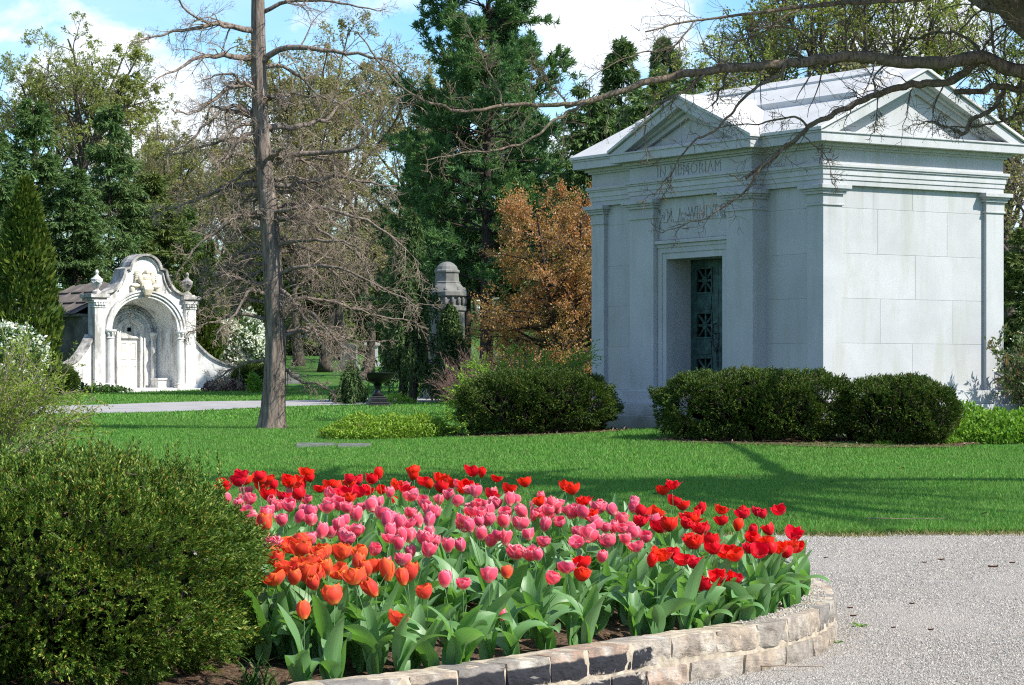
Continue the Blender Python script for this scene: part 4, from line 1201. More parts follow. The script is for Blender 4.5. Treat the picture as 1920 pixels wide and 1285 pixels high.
def clipped(name, loc, a, b, c, label, cat, group, mat, n, ln, needles, nl, nw, e=2.3, ez=3.2, seed=1, lumps=.05, lsc=5, wood_n=9, core=.70, clumps=260, clump_d=.10, holes=0.0, upright=0, zmin=-.9):
    rng = np.random.default_rng(seed)
    x, y, z = loc
    o = empty(name, loc, 0, label, cat, group)
    mb = MB()
    for f_, nn in ((1.0, int(n*.62)), (.93, int(n*.38))):
        P, N = super_pts(rng, nn, a*f_, b*f_, c*f_, e, ez, zmin)
        P = P*(1+lump(P, lsc, lumps, seed))[:, None]
        k = np.ones(len(P), bool)
        if clumps:
            Cc, _n = super_pts(rng, clumps, a*f_, b*f_, c*f_, e, ez, zmin)
            Cc = Cc*(1+lump(Cc, lsc, lumps, seed))[:, None]
            dm = np.concatenate([np.sqrt(((q[:, None]-Cc[None])**2).sum(2)).min(1) for q in np.array_split(P, 40)])
            rc = np.percentile(dm, 88)
            P = P-N*(clump_d*np.clip(dm/rc, 0, 1.2)**1.6)[:, None]
            k = rng.random(len(P)) > .55*np.clip(dm/rc-.55, 0, 1)
        if holes:
            k &= lump(P, lsc*1.9, 1, seed+4) > -1.15+holes
        P = P[k]; N = N[k]
        dirn = nrm(N*.95+rng.normal(0, .27, P.shape)+np.array([0, 0, .35]))
        P = P-dirn*ln*.6; P[:, 2] += c
        needle_sprigs(mb, P, dirn, rng, ln*rng.uniform(.6, 1.3, len(P)), needles, nl, nw)
    if upright:
        th = rng.uniform(0, 2*PI, upright); rr = np.sqrt(rng.random(upright))*.95
        P = np.column_stack([a*rr*np.cos(th), b*rr*np.sin(th), np.zeros(upright)])
        P[:, 2] = c+c*np.maximum(0, 1-(np.abs(P[:, 0]/a)**e+np.abs(P[:, 1]/b)**e)**(ez/e))**(1/ez)-.03
        needle_sprigs(mb, P, nrm(rng.normal(0, .12, P.shape)+np.array([0, 0, 1.])), rng, rng.uniform(.07, .17, upright), needles+10, nl, nw)
    bld(mb, 'foliage', mat, o)
    # woody interior that shows through the gaps
    mb = MB(); P, N = super_pts(rng, wood_n*14, a*.86, b*.86, c*.86, e, ez, -.5)
    P[:, 2] += c
    P0 = np.column_stack([P[:, 0]*.12, P[:, 1]*.12, np.full(len(P), -.05)])
    mid = (P0+P)/2+rng.normal(0, .08, P.shape)*c; mid[:, 2] -= .1*c
    r0 = np.full(len(P), .012*c+.004)
    frusta(mb, P0, mid, r0, r0*.7, 4); frusta(mb, mid, P, r0*.7, r0*.3, 4)
    d = nrm(rng.normal(size=(len(P)*8, 3))); Q = np.repeat(P, 8, 0)*.97+rng.normal(0, .05, (len(P)*8, 3))
    frusta(mb, Q, Q+d*.16*c, np.full(len(Q), .004), np.full(len(Q), .0015), 3)
    bld(mb, 'branch_wood', M_TWIG2, o)
    mb = MB(); ell(mb, (0, 0, c*1.0), (a*core, b*core, c*core), 20)  # solid near-black core; the shade deep in the bush is its colour
    bld(mb, 'shade_core', M_INNER, o, smooth=True)
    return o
M_INNER = plain_mat('inner_shade_colour', (.010, .013, .006), 1.0, var=.6, scale=14, spec=0, bump=1, bscale=30)  # painted self-shadow of the interior, darker than the twigs themselves

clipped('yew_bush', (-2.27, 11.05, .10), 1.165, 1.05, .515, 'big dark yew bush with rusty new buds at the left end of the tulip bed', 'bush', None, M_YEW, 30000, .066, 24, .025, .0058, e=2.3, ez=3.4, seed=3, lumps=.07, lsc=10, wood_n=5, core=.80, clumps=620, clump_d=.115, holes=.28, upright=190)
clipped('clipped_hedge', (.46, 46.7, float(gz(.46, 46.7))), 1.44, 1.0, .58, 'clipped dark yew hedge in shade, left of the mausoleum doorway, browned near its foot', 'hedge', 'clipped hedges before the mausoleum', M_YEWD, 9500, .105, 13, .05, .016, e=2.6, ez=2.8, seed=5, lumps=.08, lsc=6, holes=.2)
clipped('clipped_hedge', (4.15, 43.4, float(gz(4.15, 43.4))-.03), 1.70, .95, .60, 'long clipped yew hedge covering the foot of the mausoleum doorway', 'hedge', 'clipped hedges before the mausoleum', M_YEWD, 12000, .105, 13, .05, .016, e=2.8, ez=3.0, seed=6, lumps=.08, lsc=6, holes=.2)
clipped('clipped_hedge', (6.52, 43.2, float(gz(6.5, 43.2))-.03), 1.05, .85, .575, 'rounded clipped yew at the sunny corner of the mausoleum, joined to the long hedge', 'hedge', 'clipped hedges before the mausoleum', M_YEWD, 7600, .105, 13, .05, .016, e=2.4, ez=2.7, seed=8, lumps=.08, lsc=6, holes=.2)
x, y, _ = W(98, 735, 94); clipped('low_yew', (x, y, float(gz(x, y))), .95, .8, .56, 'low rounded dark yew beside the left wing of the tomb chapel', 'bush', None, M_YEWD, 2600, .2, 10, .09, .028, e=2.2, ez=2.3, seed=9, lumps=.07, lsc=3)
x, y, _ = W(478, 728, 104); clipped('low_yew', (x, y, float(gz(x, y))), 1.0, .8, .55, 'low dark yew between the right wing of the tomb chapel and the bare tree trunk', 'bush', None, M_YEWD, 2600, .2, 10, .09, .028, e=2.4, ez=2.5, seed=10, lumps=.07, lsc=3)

# ------------------------------------------------------------------ tree kinds
def decid(seed, h, spread, tr, mat, barkm, nl=8, leaf=.16, kids=(8, 7, 6, 5), leafk=7, trunkf=.42, trop=(.02, .10, .05, .02), wob=.16, ang=(38, 42, 45, 48), ht0=.55):
    rng = np.random.default_rng(seed)
    wd_ = MB(); lf = MB(); tw = MB()
    B0 = grow(rng, [[0, 0, -.3]], [[rng.normal(0, .04), rng.normal(0, .04), 1]], h*trunkf*1.4, tr, 10, .04, .02, .93)
    pts = B0[0][0]; wd_.tube(pts, B0[2][0]*(1+.5*np.exp(-np.linspace(0, 9, 11))), 10, rough=.03, rng=rng)
    P, D, L, Rr = spawn(rng, B0, kids[0], ht0, 1, ang[0], h*.52/(h*trunkf*1.4), .62, .2); Rr = np.maximum(Rr, tr*.3)
    B = grow(rng, P, D, L*spread, Rr, 8, wob*.7, trop[1], .75); wood(wd_, B, 7)
    for lv in (1, 2, 3):
        P, D, L, Rr = spawn(rng, B, kids[lv], .25, 1, ang[lv], (.52, .50, .48)[lv-1], .60, 0)
        B = grow(rng, P, D, L, np.maximum(Rr, .008), (6, 4, 3)[lv-1], wob, trop[min(lv+1, 3)], .75)
        wood(wd_ if lv == 1 else tw, B, (5, 3, 3)[lv-1])
    if leafk:
        P, D = along(rng, B, leafk, .2, 1.05)
        P = P+rng.normal(0, leaf*.35, P.shape)
        cards(lf, P, D*.6+rng.normal(0, .6, P.shape)+np.array([0, 0, -.15]), leaf*rng.uniform(.6, 1.3, len(P)), leaf*.5, rng)
    return [('trunk', wd_.mesh('trunk', barkm, True)), ('crown', lf.mesh('crown', mat)), ('twigs', tw.mesh('twigs', M_TWIG2))]

def spruce(seed, h, rad, mat, nb=170, per=14, cardk=15, ln=.30, wd_=.060, droop=-.05, base=.03, power=.85, hang=.35):
    rng = np.random.default_rng(seed)
    tk = MB(); lf = MB()
    z = np.linspace(-.3, h, 12); tk.tube(np.column_stack([z*0, z*0, z]), np.maximum(.02, h*.014*(1-z/h*.97)), 8)
    t_ = base+(1-base)*rng.random(nb)**1.15; a = rng.uniform(0, 2*PI, nb)
    P = np.column_stack([0*a, 0*a, t_*h]); up = -.15+.55*t_
    D = np.column_stack([np.cos(a), np.sin(a), up])
    L = rad*(1-t_)**power*rng.uniform(.75, 1.12, nb)*(1+.12*np.sin(3*a+seed))+.12*rad
    B = grow(rng, P, D, L, .02+.03*(1-t_), 6, .06, droop, .8); wood(tk, B, 4)
    P, D, L, Rr = spawn(rng, B, per, .15, 1, 52, .36, .5, .75)
    B2 = grow(rng, P, D, L+.15, Rr, 3, .08, droop*1.6, .7)
    for BB, k in ((B2, cardk), (B, 24)):
        P, D = along(rng, BB, k, .05, 1.05)
        dd = D*.7+rng.normal(0, .42, P.shape); dd[:, 2] -= hang
        cards(lf, P, dd, ln*rng.uniform(.6, 1.25, len(P)), wd_, rng)
    return [('trunk', tk.mesh('trunk', M_DKBARK, True)), ('crown', lf.mesh('crown', mat))]

def pine(seed, h, rad, mat, nb=150, base=.12, tuft=15):
    rng = np.random.default_rng(seed)
    tk = MB(); lf = MB()
    z = np.linspace(-.4, h, 16); wobx = np.cumsum(rng.normal(0, .04, 16)); tk.tube(np.column_stack([wobx, wobx*.5, z]), np.maximum(.03, .34*(1-z/h*.95)), 10, rough=.03, rng=rng)
    nw = 22; wh = base+(1-base)*np.linspace(0, .985, nw)**.9
    t_ = np.clip(np.repeat(wh, nb//nw+1)[:nb]+rng.normal(0, .008, nb), base, .99); a = rng.uniform(0, 2*PI, nb)
    P = np.column_stack([0*a, 0*a, t_*h]); D = np.column_stack([np.cos(a), np.sin(a), .02+.5*t_**2])
    prof = np.interp(t_, [0, .12, .3, .6, .85, 1], [.55, .85, 1, .85, .5, .12])
    L = rad*prof*rng.uniform(.6, 1.15, nb)
    B = grow(rng, P, D, L, .03+.06*(1-t_), 7, .09, .045, .8); wood(tk, B, 5)
    P, D, L, Rr = spawn(rng, B, 12, .35, 1, 45, .30, .5, .8)
    B2 = grow(rng, P, D, L+.25, np.maximum(Rr, .012), 3, .10, .10, .6); wood(tk, B2, 3)
    P, D = along(rng, B2, 5, .25, 1.05)
    Pb, Db = along(rng, B, 5, .6, 1.02); P = np.concatenate([P, Pb]); D = np.concatenate([D, Db])
    P = np.repeat(P, tuft, 0); D = np.repeat(D, tuft, 0)
    dd = D*.7+rng.normal(0, .55, P.shape)+np.array([0, 0, .22])
    cards(lf, P+rng.normal(0, .05, P.shape), dd, .30*rng.uniform(.6, 1.25, len(P)), .055, rng)
    return [('trunk', tk.mesh('trunk', M_DKBARK, True)), ('crown', lf.mesh('crown', mat))]

def weeping(seed, h, rad, mat, nb=80):
    rng = np.random.default_rng(seed)
    tk = MB(); lf = MB(); z = np.linspace(-.3, h*.98, 14); tk.tube(np.column_stack([.12*np.sin(z), .1*np.cos(z*.8), z]), np.maximum(.02, .15*(1-z/h*.9)), 8)
    t_ = rng.uniform(.2, .98, nb); a = rng.uniform(0, 2*PI, nb)
    L = rad*(1.05-.9*t_)*rng.uniform(.6, 1.2, nb)
    B = grow(rng, np.column_stack([.12*np.sin(t_*h), 0*a, t_*h]), np.column_stack([np.cos(a), np.sin(a), .15+0*a]), L, .03, 6, .1, -.10, .8); wood(tk, B, 4)
    P, D, L, Rr = spawn(rng, B, 13, .1, 1, 60, .3, .5)
    D[:, 2] = -np.abs(D[:, 2])-.8
    B2 = grow(rng, P, D, .35+.9*rng.random(len(P)), .008, 5, .08, -.4, .5)
    P, D = along(rng, B2, 30, 0, 1)
    k = P[:, 2] > .15; P = P[k]; D = D[k]
    cards(lf, P, D*.8+rng.normal(0, .38, P.shape), .13*rng.uniform(.6, 1.3, len(P)), .04, rng)
    return [('trunk', tk.mesh('trunk', M_DKBARK, True)), ('crown', lf.mesh('crown', mat))]

def column_tree(seed, h, rad, mat, n=9000, ln=.32, wd_=.12):
    rng = np.random.default_rng(seed); lf = MB(); tk = MB()
    z = np.linspace(-.2, h*.9, 6); tk.tube(np.column_stack([0*z, 0*z, z]), .12*(1-z/h), 6)
    t_ = rng.random(n)**.8; a = rng.uniform(0, 2*PI, n)
    r = rad*np.interp(t_, [0, .08, .3, .6, .85, 1], [.75, .95, 1, .78, .42, .03])*(1+.10*np.sin(a*5+t_*20)+.06*np.sin(a*9-t_*31))*np.sqrt(rng.uniform(.62, 1, n))
    P = np.column_stack([r*np.cos(a), r*np.sin(a), t_*h])
    D = np.column_stack([np.cos(a)*.5, np.sin(a)*.5, .9+0*a])+rng.normal(0, .35, (n, 3))
    cards(lf, P, D, ln*rng.uniform(.6, 1.3, n), wd_, rng)
    for k in range(60):
        b = rng.uniform(0, 2*PI); zz = rng.uniform(.1, .9)*h
        tk.tube([(0, 0, zz), (rad*.3*math.cos(b), rad*.3*math.sin(b), zz+.4)], (.03, .01), 4)
    return [('trunk', tk.mesh('trunk', M_DKBARK)), ('crown', lf.mesh('crown', mat))]

PROTO = {
 'budding': decid(11, 17, 1.0, .36, M_BUD, M_BARKF, leaf=.09, leafk=10, kids=(10, 9, 7, 5)),
 'budding2': decid(12, 17, 1.05, .33, M_BUD, M_BARKF, leaf=.09, leafk=8, kids=(10, 9, 7, 5)),
 'tan': decid(13, 18, .95, .34, M_TAN, M_BARKF, leaf=.135, leafk=6, kids=(9, 8, 7, 5)),
 'tan2': decid(14, 18, 1.05, .33, M_TAN, M_BARKF, leaf=.135, leafk=5, kids=(9, 8, 7, 5)),
 'bare': decid(19, 16, 1.0, .3, M_TAN, M_BARKF, leaf=.16, leafk=1, kids=(9, 7, 6, 6)),
 'willow': decid(15, 16, 1.0, .34, M_WILLOW, M_BARKF, leaf=.11, leafk=4, kids=(9, 8, 7, 5), trop=(.02, .14, .08, -.10)),
 'spruce': spruce(21, 14, 3.0, M_SPRUCE, nb=210),
 'spruce2': spruce(22, 14, 3.3, M_SPRUCE, nb=190, hang=.55),
 'olive': spruce(23, 12, 2.6, M_OLIVE, nb=200, power=.6),
 'pine': pine(31, 23, 4.9, M_PINE, base=.2),
 'pine2': pine(32, 23, 4.3, M_PINE, base=.27),
 'hemlock': spruce(24, 12, 2.6, M_SPRUCE, nb=190, hang=.7, ln=.26),
}
PH = {'budding': 17, 'budding2': 17, 'tan': 18, 'tan2': 18, 'bare': 16, 'willow': 16, 'spruce': 14, 'spruce2': 14, 'olive': 12, 'pine': 23, 'pine2': 23, 'hemlock': 12}
# real height of every kind's crown top
for k in PROTO:
    zmax = 0
    for nm, me in PROTO[k]:
        co = np.empty(len(me.vertices)*3, np.float32); me.vertices.foreach_get('co', co)
        if len(co): zmax = max(zmax, np.percentile(co[2::3], 99.7))
    PH[k] = float(zmax)
NAME = {'budding': 'budding_tree', 'budding2': 'budding_tree', 'tan': 'oak_tree', 'tan2': 'oak_tree', 'bare': 'bare_tree', 'willow': 'willow_tree', 'spruce': 'spruce_tree', 'spruce2': 'spruce_tree', 'olive': 'yew_tree', 'pine': 'pine_tree', 'pine2': 'pine_tree', 'hemlock': 'hemlock_tree'}
def plant(kind, px, top, Y, label, group=None, wide=1.0, rot=None, name=None):
    """a tree standing at compass direction px, distance Y, as tall as its top shows"""
    x = (px-HX)/F*Y; z = float(gz(x, Y)); h = EYE-(top-HY)/F*Y-z
    s = h/PH[kind]
    o = empty(name or NAME[kind], (x, Y, z), RNG.uniform(0, 6.28) if rot is None else rot, label, 'tree', group)
    o.scale = (s*wide, s*wide, s)
    for nm, me in PROTO[kind]:
        if len(me.polygons):
            link(bpy.data.objects.new(nm, me), o)
    return o

GB = 'trees of the wood behind the cemetery'
plant('budding', 140, 28, 125, 'tall spreading tree with fresh green buds above the dark conifers left of the sky gap', GB, 1.3, 1.0)
plant('budding2', 10, 60, 132, 'green budding tree at the left edge of the wood, partly cut by the photo edge', GB, 1.0)
plant('budding2', 270, 175, 140, 'thin budding tree between the tall spreading tree and the bare cypress', GB, .95)
plant('budding', 375, 285, 150, 'yellow-green budding tree low behind the carved gable of the tomb chapel', GB, 1.1)
plant('tan2', 450, 215, 160, 'pale budding tree showing just left of the bare cypress trunk', GB, 1.0)
plant('tan', 330, 205, 158, 'tan budding tree in the gap between the tall spreading tree and the bare cypress', GB, 1.1)
plant('bare', 300, 260, 138, 'leafless tree right above the carved gable of the tomb chapel', GB, 1.2)
plant('budding', 420, 250, 170, 'pale green budding tree close to the left side of the bare cypress', GB, 1.2)
plant('bare', 400, 330, 145, 'leafless tree above the right urn of the tomb chapel', GB, 1.4)
plant('budding2', 560, 250, 165, 'pale green tree just right of the upper trunk of the bare cypress', GB, 1.2)
plant('olive', 592, 430, 142, 'olive conifer filling the gap right of the bare cypress trunk', GB, 1.5)
plant('hemlock', 665, 440, 150, 'dark hemlock on the slope above the iron urn', GB, 1.5)
plant('olive', 720, 400, 146, 'olive conifer close behind the thin drooping conifer', GB, 1.4)
plant('bare', 610, 400, 122, 'low leafless tree on the slope behind the lower boughs of the bare cypress', GB, 1.8)
plant('bare', 690, 420, 118, 'low leafless tree above the round-topped grey gravestone', GB, 1.8)
plant('spruce', 62, 195, 112, 'dark green spruce behind the golden arborvitae', GB, 1.15)
plant('spruce2', 205, 205, 116, 'broad dark spruce rising behind the left urn of the tomb chapel', GB, 1.05)
plant('spruce', 140, 320, 111, 'shorter dark spruce behind the stone roof of the tomb chapel', GB, 1.25)
plant('olive', 285, 330, 118, 'olive green conifer directly behind the gable of the tomb chapel', GB, 1.3)
plant('spruce2', 345, 390, 121, 'dark conifer behind the right shoulder of the tomb chapel', GB, 1.3)
plant('olive', 395, 455, 113, 'narrow olive conifer beside the right urn of the tomb chapel', GB, .9)
plant('spruce', -15, 250, 105, 'dark spruce at the extreme left of the wood above the white-flowered shrub', GB, 1.2)
plant('olive', 455, 420, 130, 'olive conifer behind the white-blossomed shrub next to the bare cypress', GB, 1.2)
plant('tan', 600, 55, 150, 'tan budding oak with a rounded crown right of the bare cypress', GB, 1.0)
plant('tan2', 700, 22, 160, 'tallest tan budding oak left of the big pine', GB, 1.0)
plant('tan', 778, 85, 150, 'tan budding oak whose crown meets the left side of the big pine', GB, .8)
plant('tan2', 540, 145, 142, 'yellowish budding oak close behind the bare cypress trunk', GB, .9)
plant('bare', 640, 250, 135, 'leafless tree behind the drooping lower branches of the bare cypress', GB, 1.2)
plant('bare', 560, 330, 128, 'smaller leafless tree on the slope right of the bare cypress trunk', GB, 1.3)
plant('bare', 730, 300, 130, 'leafless tree between the bare cypress and the drooping conifer', GB, 1.2)
plant('olive', 545, 420, 165, 'distant olive conifer on the slope behind the bare cypress', GB, 1.5)
plant('olive', 690, 400, 170, 'distant olive conifer on the slope above the white gravestone', GB, 1.6)
plant('tan', 480, 360, 175, 'distant budding tree seen past the left side of the bare cypress trunk', GB, 1.3)
plant('budding2', 620, 380, 180, 'distant green budding tree on the far slope', GB, 1.5)
plant('budding', 760, 380, 185, 'distant green budding tree behind the domed monument', GB, 1.5)
plant('tan2', 850, 330, 175, 'distant budding tree seen between the pine trunks', GB, 1.3)
plant('budding2', 980, 400, 165, 'distant budding tree seen between the pines and the copper tree', GB, 1.3)
plant('pine', 912, -190, 94, 'tallest white pine with tiered plumes in front of the sky, thickest of the dark trunks', 'white pines', 1.0, .4)
plant('pine2', 878, 40, 98, 'white pine with the reddish trunk, left of the thickest pine trunk', 'white pines', .80, 2.0)
plant('pine2', 948, 60, 101, 'slender white pine just right of the thickest pine trunk', 'white pines', .75, 4.0)
plant('pine', 800, 255, 106, 'shorter pine with dark low boughs left of the white pines', 'white pines', 1.0, 5.0)
plant('spruce2', 1030, 290, 99, 'dark conifer low between the white pines and the copper tree', GB, 1.2)
plant('hemlock', 1105, 165, 80, 'dark hemlock behind the left eave of the mausoleum', GB, 1.2)
plant('spruce', 1165, 82, 92, 'blue-grey spruce tip rising above the left roof of the mausoleum', GB, .9)
plant('pine2', 1245, 75, 88, 'light green pine top above the front gable of the mausoleum', GB, .7)
plant('hemlock', 1210, 175, 76, 'dark hemlock directly behind the front gable of the mausoleum', GB, 1.4)
plant('hemlock', 1300, 150, 80, 'dark hemlock behind the middle of the mausoleum roof', GB, 1.4)
plant('willow', 1385, 40, 84, 'yellow-green willow above the left part of the mausoleum roof ridge', GB, 1.0)
plant('willow', 1470, -90, 88, 'tall yellow-green willow behind the middle of the mausoleum roof', GB, 1.0)
plant('willow', 1590, -140, 86, 'tall yellow-green willow behind the side gable of the mausoleum', GB, 1.05)
plant('willow', 1730, -100, 90, 'yellow-green willow to the right of the side gable peak', GB, 1.0)
plant('willow', 1880, -60, 84, 'yellow-green willow beyond the far end of the mausoleum roof', GB, 1.0)
plant('bare', 1905, 110, 72, 'brown leafless tree filling the gap at the far side of the mausoleum', GB, 1.3)
plant('bare', 1960, 230, 66, 'tangled leafless tree at the right edge of the photo', GB, 1.4)
plant('olive', 1925, 430, 64, 'olive conifer low beside the far wall of the mausoleum', GB, 1.3)
plant('spruce', 1860, 330, 74, 'dark spruce hidden mostly by the far wall of the mausoleum', GB, 1.2)
# a last far belt closing the wood
k = 0
for px, top, Y, kd in ((-60, 330, 200, 'tan'), (120, 360, 205, 'budding2'), (330, 400, 210, 'tan2'), (500, 430, 215, 'olive'), (590, 440, 222, 'tan'), (670, 455, 218, 'budding2'), (750, 450, 225, 'olive'), (830, 430, 215, 'spruce2'), (900, 440, 220, 'tan2'), (985, 450, 215, 'spruce'), (1060, 420, 210, 'olive'), (540, 480, 240, 'spruce2'), (640, 490, 245, 'olive'), (720, 490, 240, 'spruce'), (860, 500, 235, 'olive'), (940, 500, 240, 'spruce2')):
    plant(kd, px, top, Y, 'far tree of the belt closing the wood on the top of the slope', 'far belt of trees', 1.9)

def single(name, meshes, loc, label, cat, rz=0, scale=1, group=None):
    o = empty(name, loc, rz, label, cat, group)
    o.scale = (scale,)*3
    for nm, me in meshes:
        if len(me.polygons): link(bpy.data.objects.new(nm, me), o)
    return o
x, y, _ = W(48, 680, 99); z = float(gz(x, y)); single('arborvitae_tree', column_tree(41, 8.2, 1.28, M_GOLD), (x, y, z), 'golden green columnar arborvitae left of the tomb chapel', 'tree')
x, y, _ = W(380, 690, 110); z = float(gz(x, y)); single('arborvitae_tree', column_tree(42, 5.4, .75, M_GOLD, 5000), (x, y, z), 'slim golden green arborvitae just right of the tomb chapel', 'tree')
x, y, _ = W(772, 745, 82); z = float(gz(x, y)); single('weeping_conifer', weeping(43, 6.4, 1.6, M_WEEP), (x, y, z), 'drooping green conifer with hanging strands beside the domed monument', 'tree')
x, y, _ = W(752, 745, 84); x0_ = W(842, 745, 84); single('weeping_conifer', weeping(46, 3.35, .85, M_WEEP, 100), (x0_[0], 84, float(gz(x0_[0], 84))), 'low drooping conifer covering the shaft of the domed monument', 'tree')
x, y, _ = W(752, 745, 84); z = float(gz(x, y)); single('weeping_conifer', weeping(44, 5.4, 1.0, M_WEEP, 55), (x, y, z), 'thin drooping conifer right behind the iron urn', 'tree')
x, y, _ = W(652, 740, 80); z = float(gz(x, y)); single('weeping_conifer', weeping(45, 1.5, .75, M_WEEP, 40), (x, y, z), 'small dark drooping conifer just left of the iron urn', 'tree')

# copper-leaved tree: layered sprays
def copper(seed):
    rng = np.random.default_rng(seed); wd_ = MB(); lf = MB(); tw = MB()
    st = [[(0, 0, -.2), (.1*math.cos(a), .1*math.sin(a), .8), (.5*math.cos(a), .5*math.sin(a), 2.4), (.9*math.cos(a), .9*math.sin(a), 4.3)] for a in (0, 1.3, 2.5, 3.8, 5.1)]
    B = limbs(st, 9, [.09]*5, [.02]*5); wood(wd_, B, 6)
    P, D, L, Rr = spawn(rng, B, 20, .12, 1, 62, .52, .6, .35); D[:, 2] = np.abs(D[:, 2])*.5+.08; D = nrm(D)
    B2 = grow(rng, P, D, np.clip(L, .5, 2.2), Rr, 6, .12, .02, .8); wood(wd_, B2, 4)
    P, D, L, Rr = spawn(rng, B2, 11, .2, 1, 45, .42, .6, .6); B3 = grow(rng, P, D, L+.15, .006, 4, .16, .0, .7); wood(tw, B3, 3)
    P, D = along(rng, B3, 46, .1, 1.08); P = P+rng.normal(0, .045, P.shape)
    cards(lf, P, D*.5+rng.normal(0, .5, P.shape)+np.array([0, 0, -.2]), .058*rng.uniform(.6, 1.3, len(P)), .033, rng, up=(0, 0, 1), flat=.35)
    return [('trunk', wd_.mesh('trunk', M_DKBARK, True)), ('crown', lf.mesh('crown', M_COPPER)), ('twigs', tw.mesh('twigs', M_TWIG2))]
x, y, _ = W(1062, 720, 60); single('copper_tree', copper(51), (x, y, float(gz(x, y))), 'small bushy tree with orange-brown spring leaves beside the mausoleum wall', 'tree', scale=1.12).scale = (.97, .97, 1.12)

# ------------------------------------------------------------------ the bare cypress in the middle distance
TY = 54.0
def T_(px, py, dy=0.0): return tuple(W(px, py, TY+dy))
rng = np.random.default_rng(61)
tx, ty, _ = T_(511, 812); tz = float(gz(tx, ty))
tr_ = empty('bare_cypress', (tx, ty, tz), 0, 'tall leafless cypress with shaggy bark and a flared foot standing alone on the lawn', 'tree')
def rel(a): return np.asarray(a)-np.array([tx, ty, tz])
mb = MB()
tl = [(511, 830), (511, 812), (512, 780), (515, 720), (517, 640), (514, 560), (508, 450), (502, 380), (496, 320), (490, 250), (487, 180), (485, 100), (484, 20), (483, -60), (482, -180), (481, -300)]
wpx = [66, 56, 46, 41, 38, 36.5, 35, 34, 32, 30.5, 29, 27, 25, 22, 16, 8]
base = resample([rel(T_(*p)) for p in tl], 90)
ww = np.interp(np.linspace(0, 1, 91), np.linspace(0, 1, len(wpx)), wpx)/2/F*TY
dl = np.concatenate([[0], np.cumsum(np.linalg.norm(np.diff([rel(T_(*p)) for p in tl], axis=0), axis=1))]); dl /= dl[-1]
ww = np.interp(np.linspace(0, 1, 91), dl, wpx)/2/F*TY
mb.tube(base, ww, 28, rough=0.0)
V = mb.V[-1].reshape(91, 28, 3); c_ = V.mean(1, keepdims=True)
rid = 1+.05*np.sin(np.arange(28)*2*PI/28*9+.3*np.sin(np.arange(91)*.25)[:, None])+rng.normal(0, .015, (91, 28))
fl_ = np.exp(-np.arange(91)/4.0)[:, None]*.18*np.maximum(0, np.sin(np.arange(28)*2*PI/28*5))
mb.V[-1] = (c_+(V-c_)*(rid+fl_)[..., None]).reshape(-1, 3)
bld(mb, 'trunk', M_BARK, tr_, smooth=True)
lines = [
 [(482, 60), (425, 50), (372, 36), (330, 2), (300, -25)], [(480, 62), (414, 46), (345, 58), (262, 76)], [(474, 107), (425, 104), (372, 108), (330, 132), (290, 150)],
 [(475, 163), (432, 163), (390, 196), (352, 214), (320, 205)], [(478, 218), (440, 200), (405, 215), (350, 270), (310, 290)], [(482, 240), (450, 262), (420, 300), (395, 318)],
 [(492, 344), (440, 348), (395, 362), (352, 380), (290, 405)], [(490, 310), (455, 330), (420, 352), (380, 372)], [(500, 415), (455, 405), (410, 430), (360, 470), (330, 520)],
 [(505, 470), (470, 460), (430, 492), (395, 545), (370, 560)], [(508, 560), (470, 545), (440, 590), (405, 625)], [(514, 672), (470, 680), (430, 695), (395, 720)], [(508, 500), (460, 520), (420, 520), (370, 500)], [(505, 440), (470, 425), (440, 440), (400, 420)],
 [(495, 22), (525, 6), (570, 0), (640, 6), (720, 20)], [(492, 122), (515, 96), (560, 88), (640, 100), (720, 112), (770, 140)], [(494, 126), (530, 126), (565, 148), (610, 185), (640, 195)],
 [(502, 300), (545, 290), (600, 286), (655, 283), (690, 252), (730, 205), (760, 180)], [(497, 240), (560, 236), (612, 222), (650, 190), (700, 170)], [(505, 345), (560, 345), (620, 330), (680, 340), (745, 350)],
 [(508, 420), (560, 410), (610, 440), (660, 470), (700, 520)], [(512, 475), (550, 470), (600, 492), (650, 540), (680, 600)], [(512, 445), (545, 452), (560, 480), (580, 530)], [(514, 520), (560, 500), (640, 505), (720, 540), (790, 580)],
 [(514, 570), (570, 560), (640, 570), (700, 590), (770, 600)], [(515, 590), (565, 580), (600, 600), (640, 650), (690, 690)], [(517, 685), (545, 702), (570, 718), (600, 724), (630, 738)], [(512, 400), (580, 385), (660, 405), (730, 440), (790, 500)], [(512, 540), (545, 560), (600, 640), (640, 680)],
]
ls = []
for i, l in enumerate(lines):
    dep = rng.uniform(-1.6, 1.6)
    n_ = len(l); ls.append([rel(T_(p[0], p[1], dep*k/(n_-1))) for k, p in enumerate(l)])
# limbs growing towards and away from the viewer
for k in range(34):
    zz = rng.uniform(150, 640); a = rng.choice([-1, 1])*rng.uniform(.9, 2.2)
    c0 = rel(T_(np.interp(zz, [100, 330, 640], [485, 497, 517]), zz)); L_ = rng.uniform(1.2, 2.6)*(1 if zz > 250 else .8)
    dx, dy = math.sin(a*1.3)*.8, -math.cos(a) if rng.random() < .6 else math.cos(a)
    ls.append([c0, c0+np.array([dx, dy, .12])*L_*.4, c0+np.array([dx, dy, -.02])*L_*.75+rng.normal(0, .15, 3), c0+np.array([dx, dy, -.15])*L_+rng.normal(0, .2, 3)])
nl_ = len(ls)
B = limbs(ls, 14, [.075 if i in (1, 2, 6, 15, 17, 18, 19) else .05 for i in range(nl_)], [.010]*nl_)
jit = rng.normal(0, .018, B[0].shape); jit[:, 0] = 0; B = (B[0]+jit, B[1], B[2], B[3])
for i in range(nl_):
    mb = MB(); wood(mb, tuple(q[i:i+1] for q in B), 7); bld(mb, 'limb', M_BARK, tr_, smooth=True)
P, D, L, Rr = spawn(rng, B, 15, .12, 1, 55, .33, .55, .3)
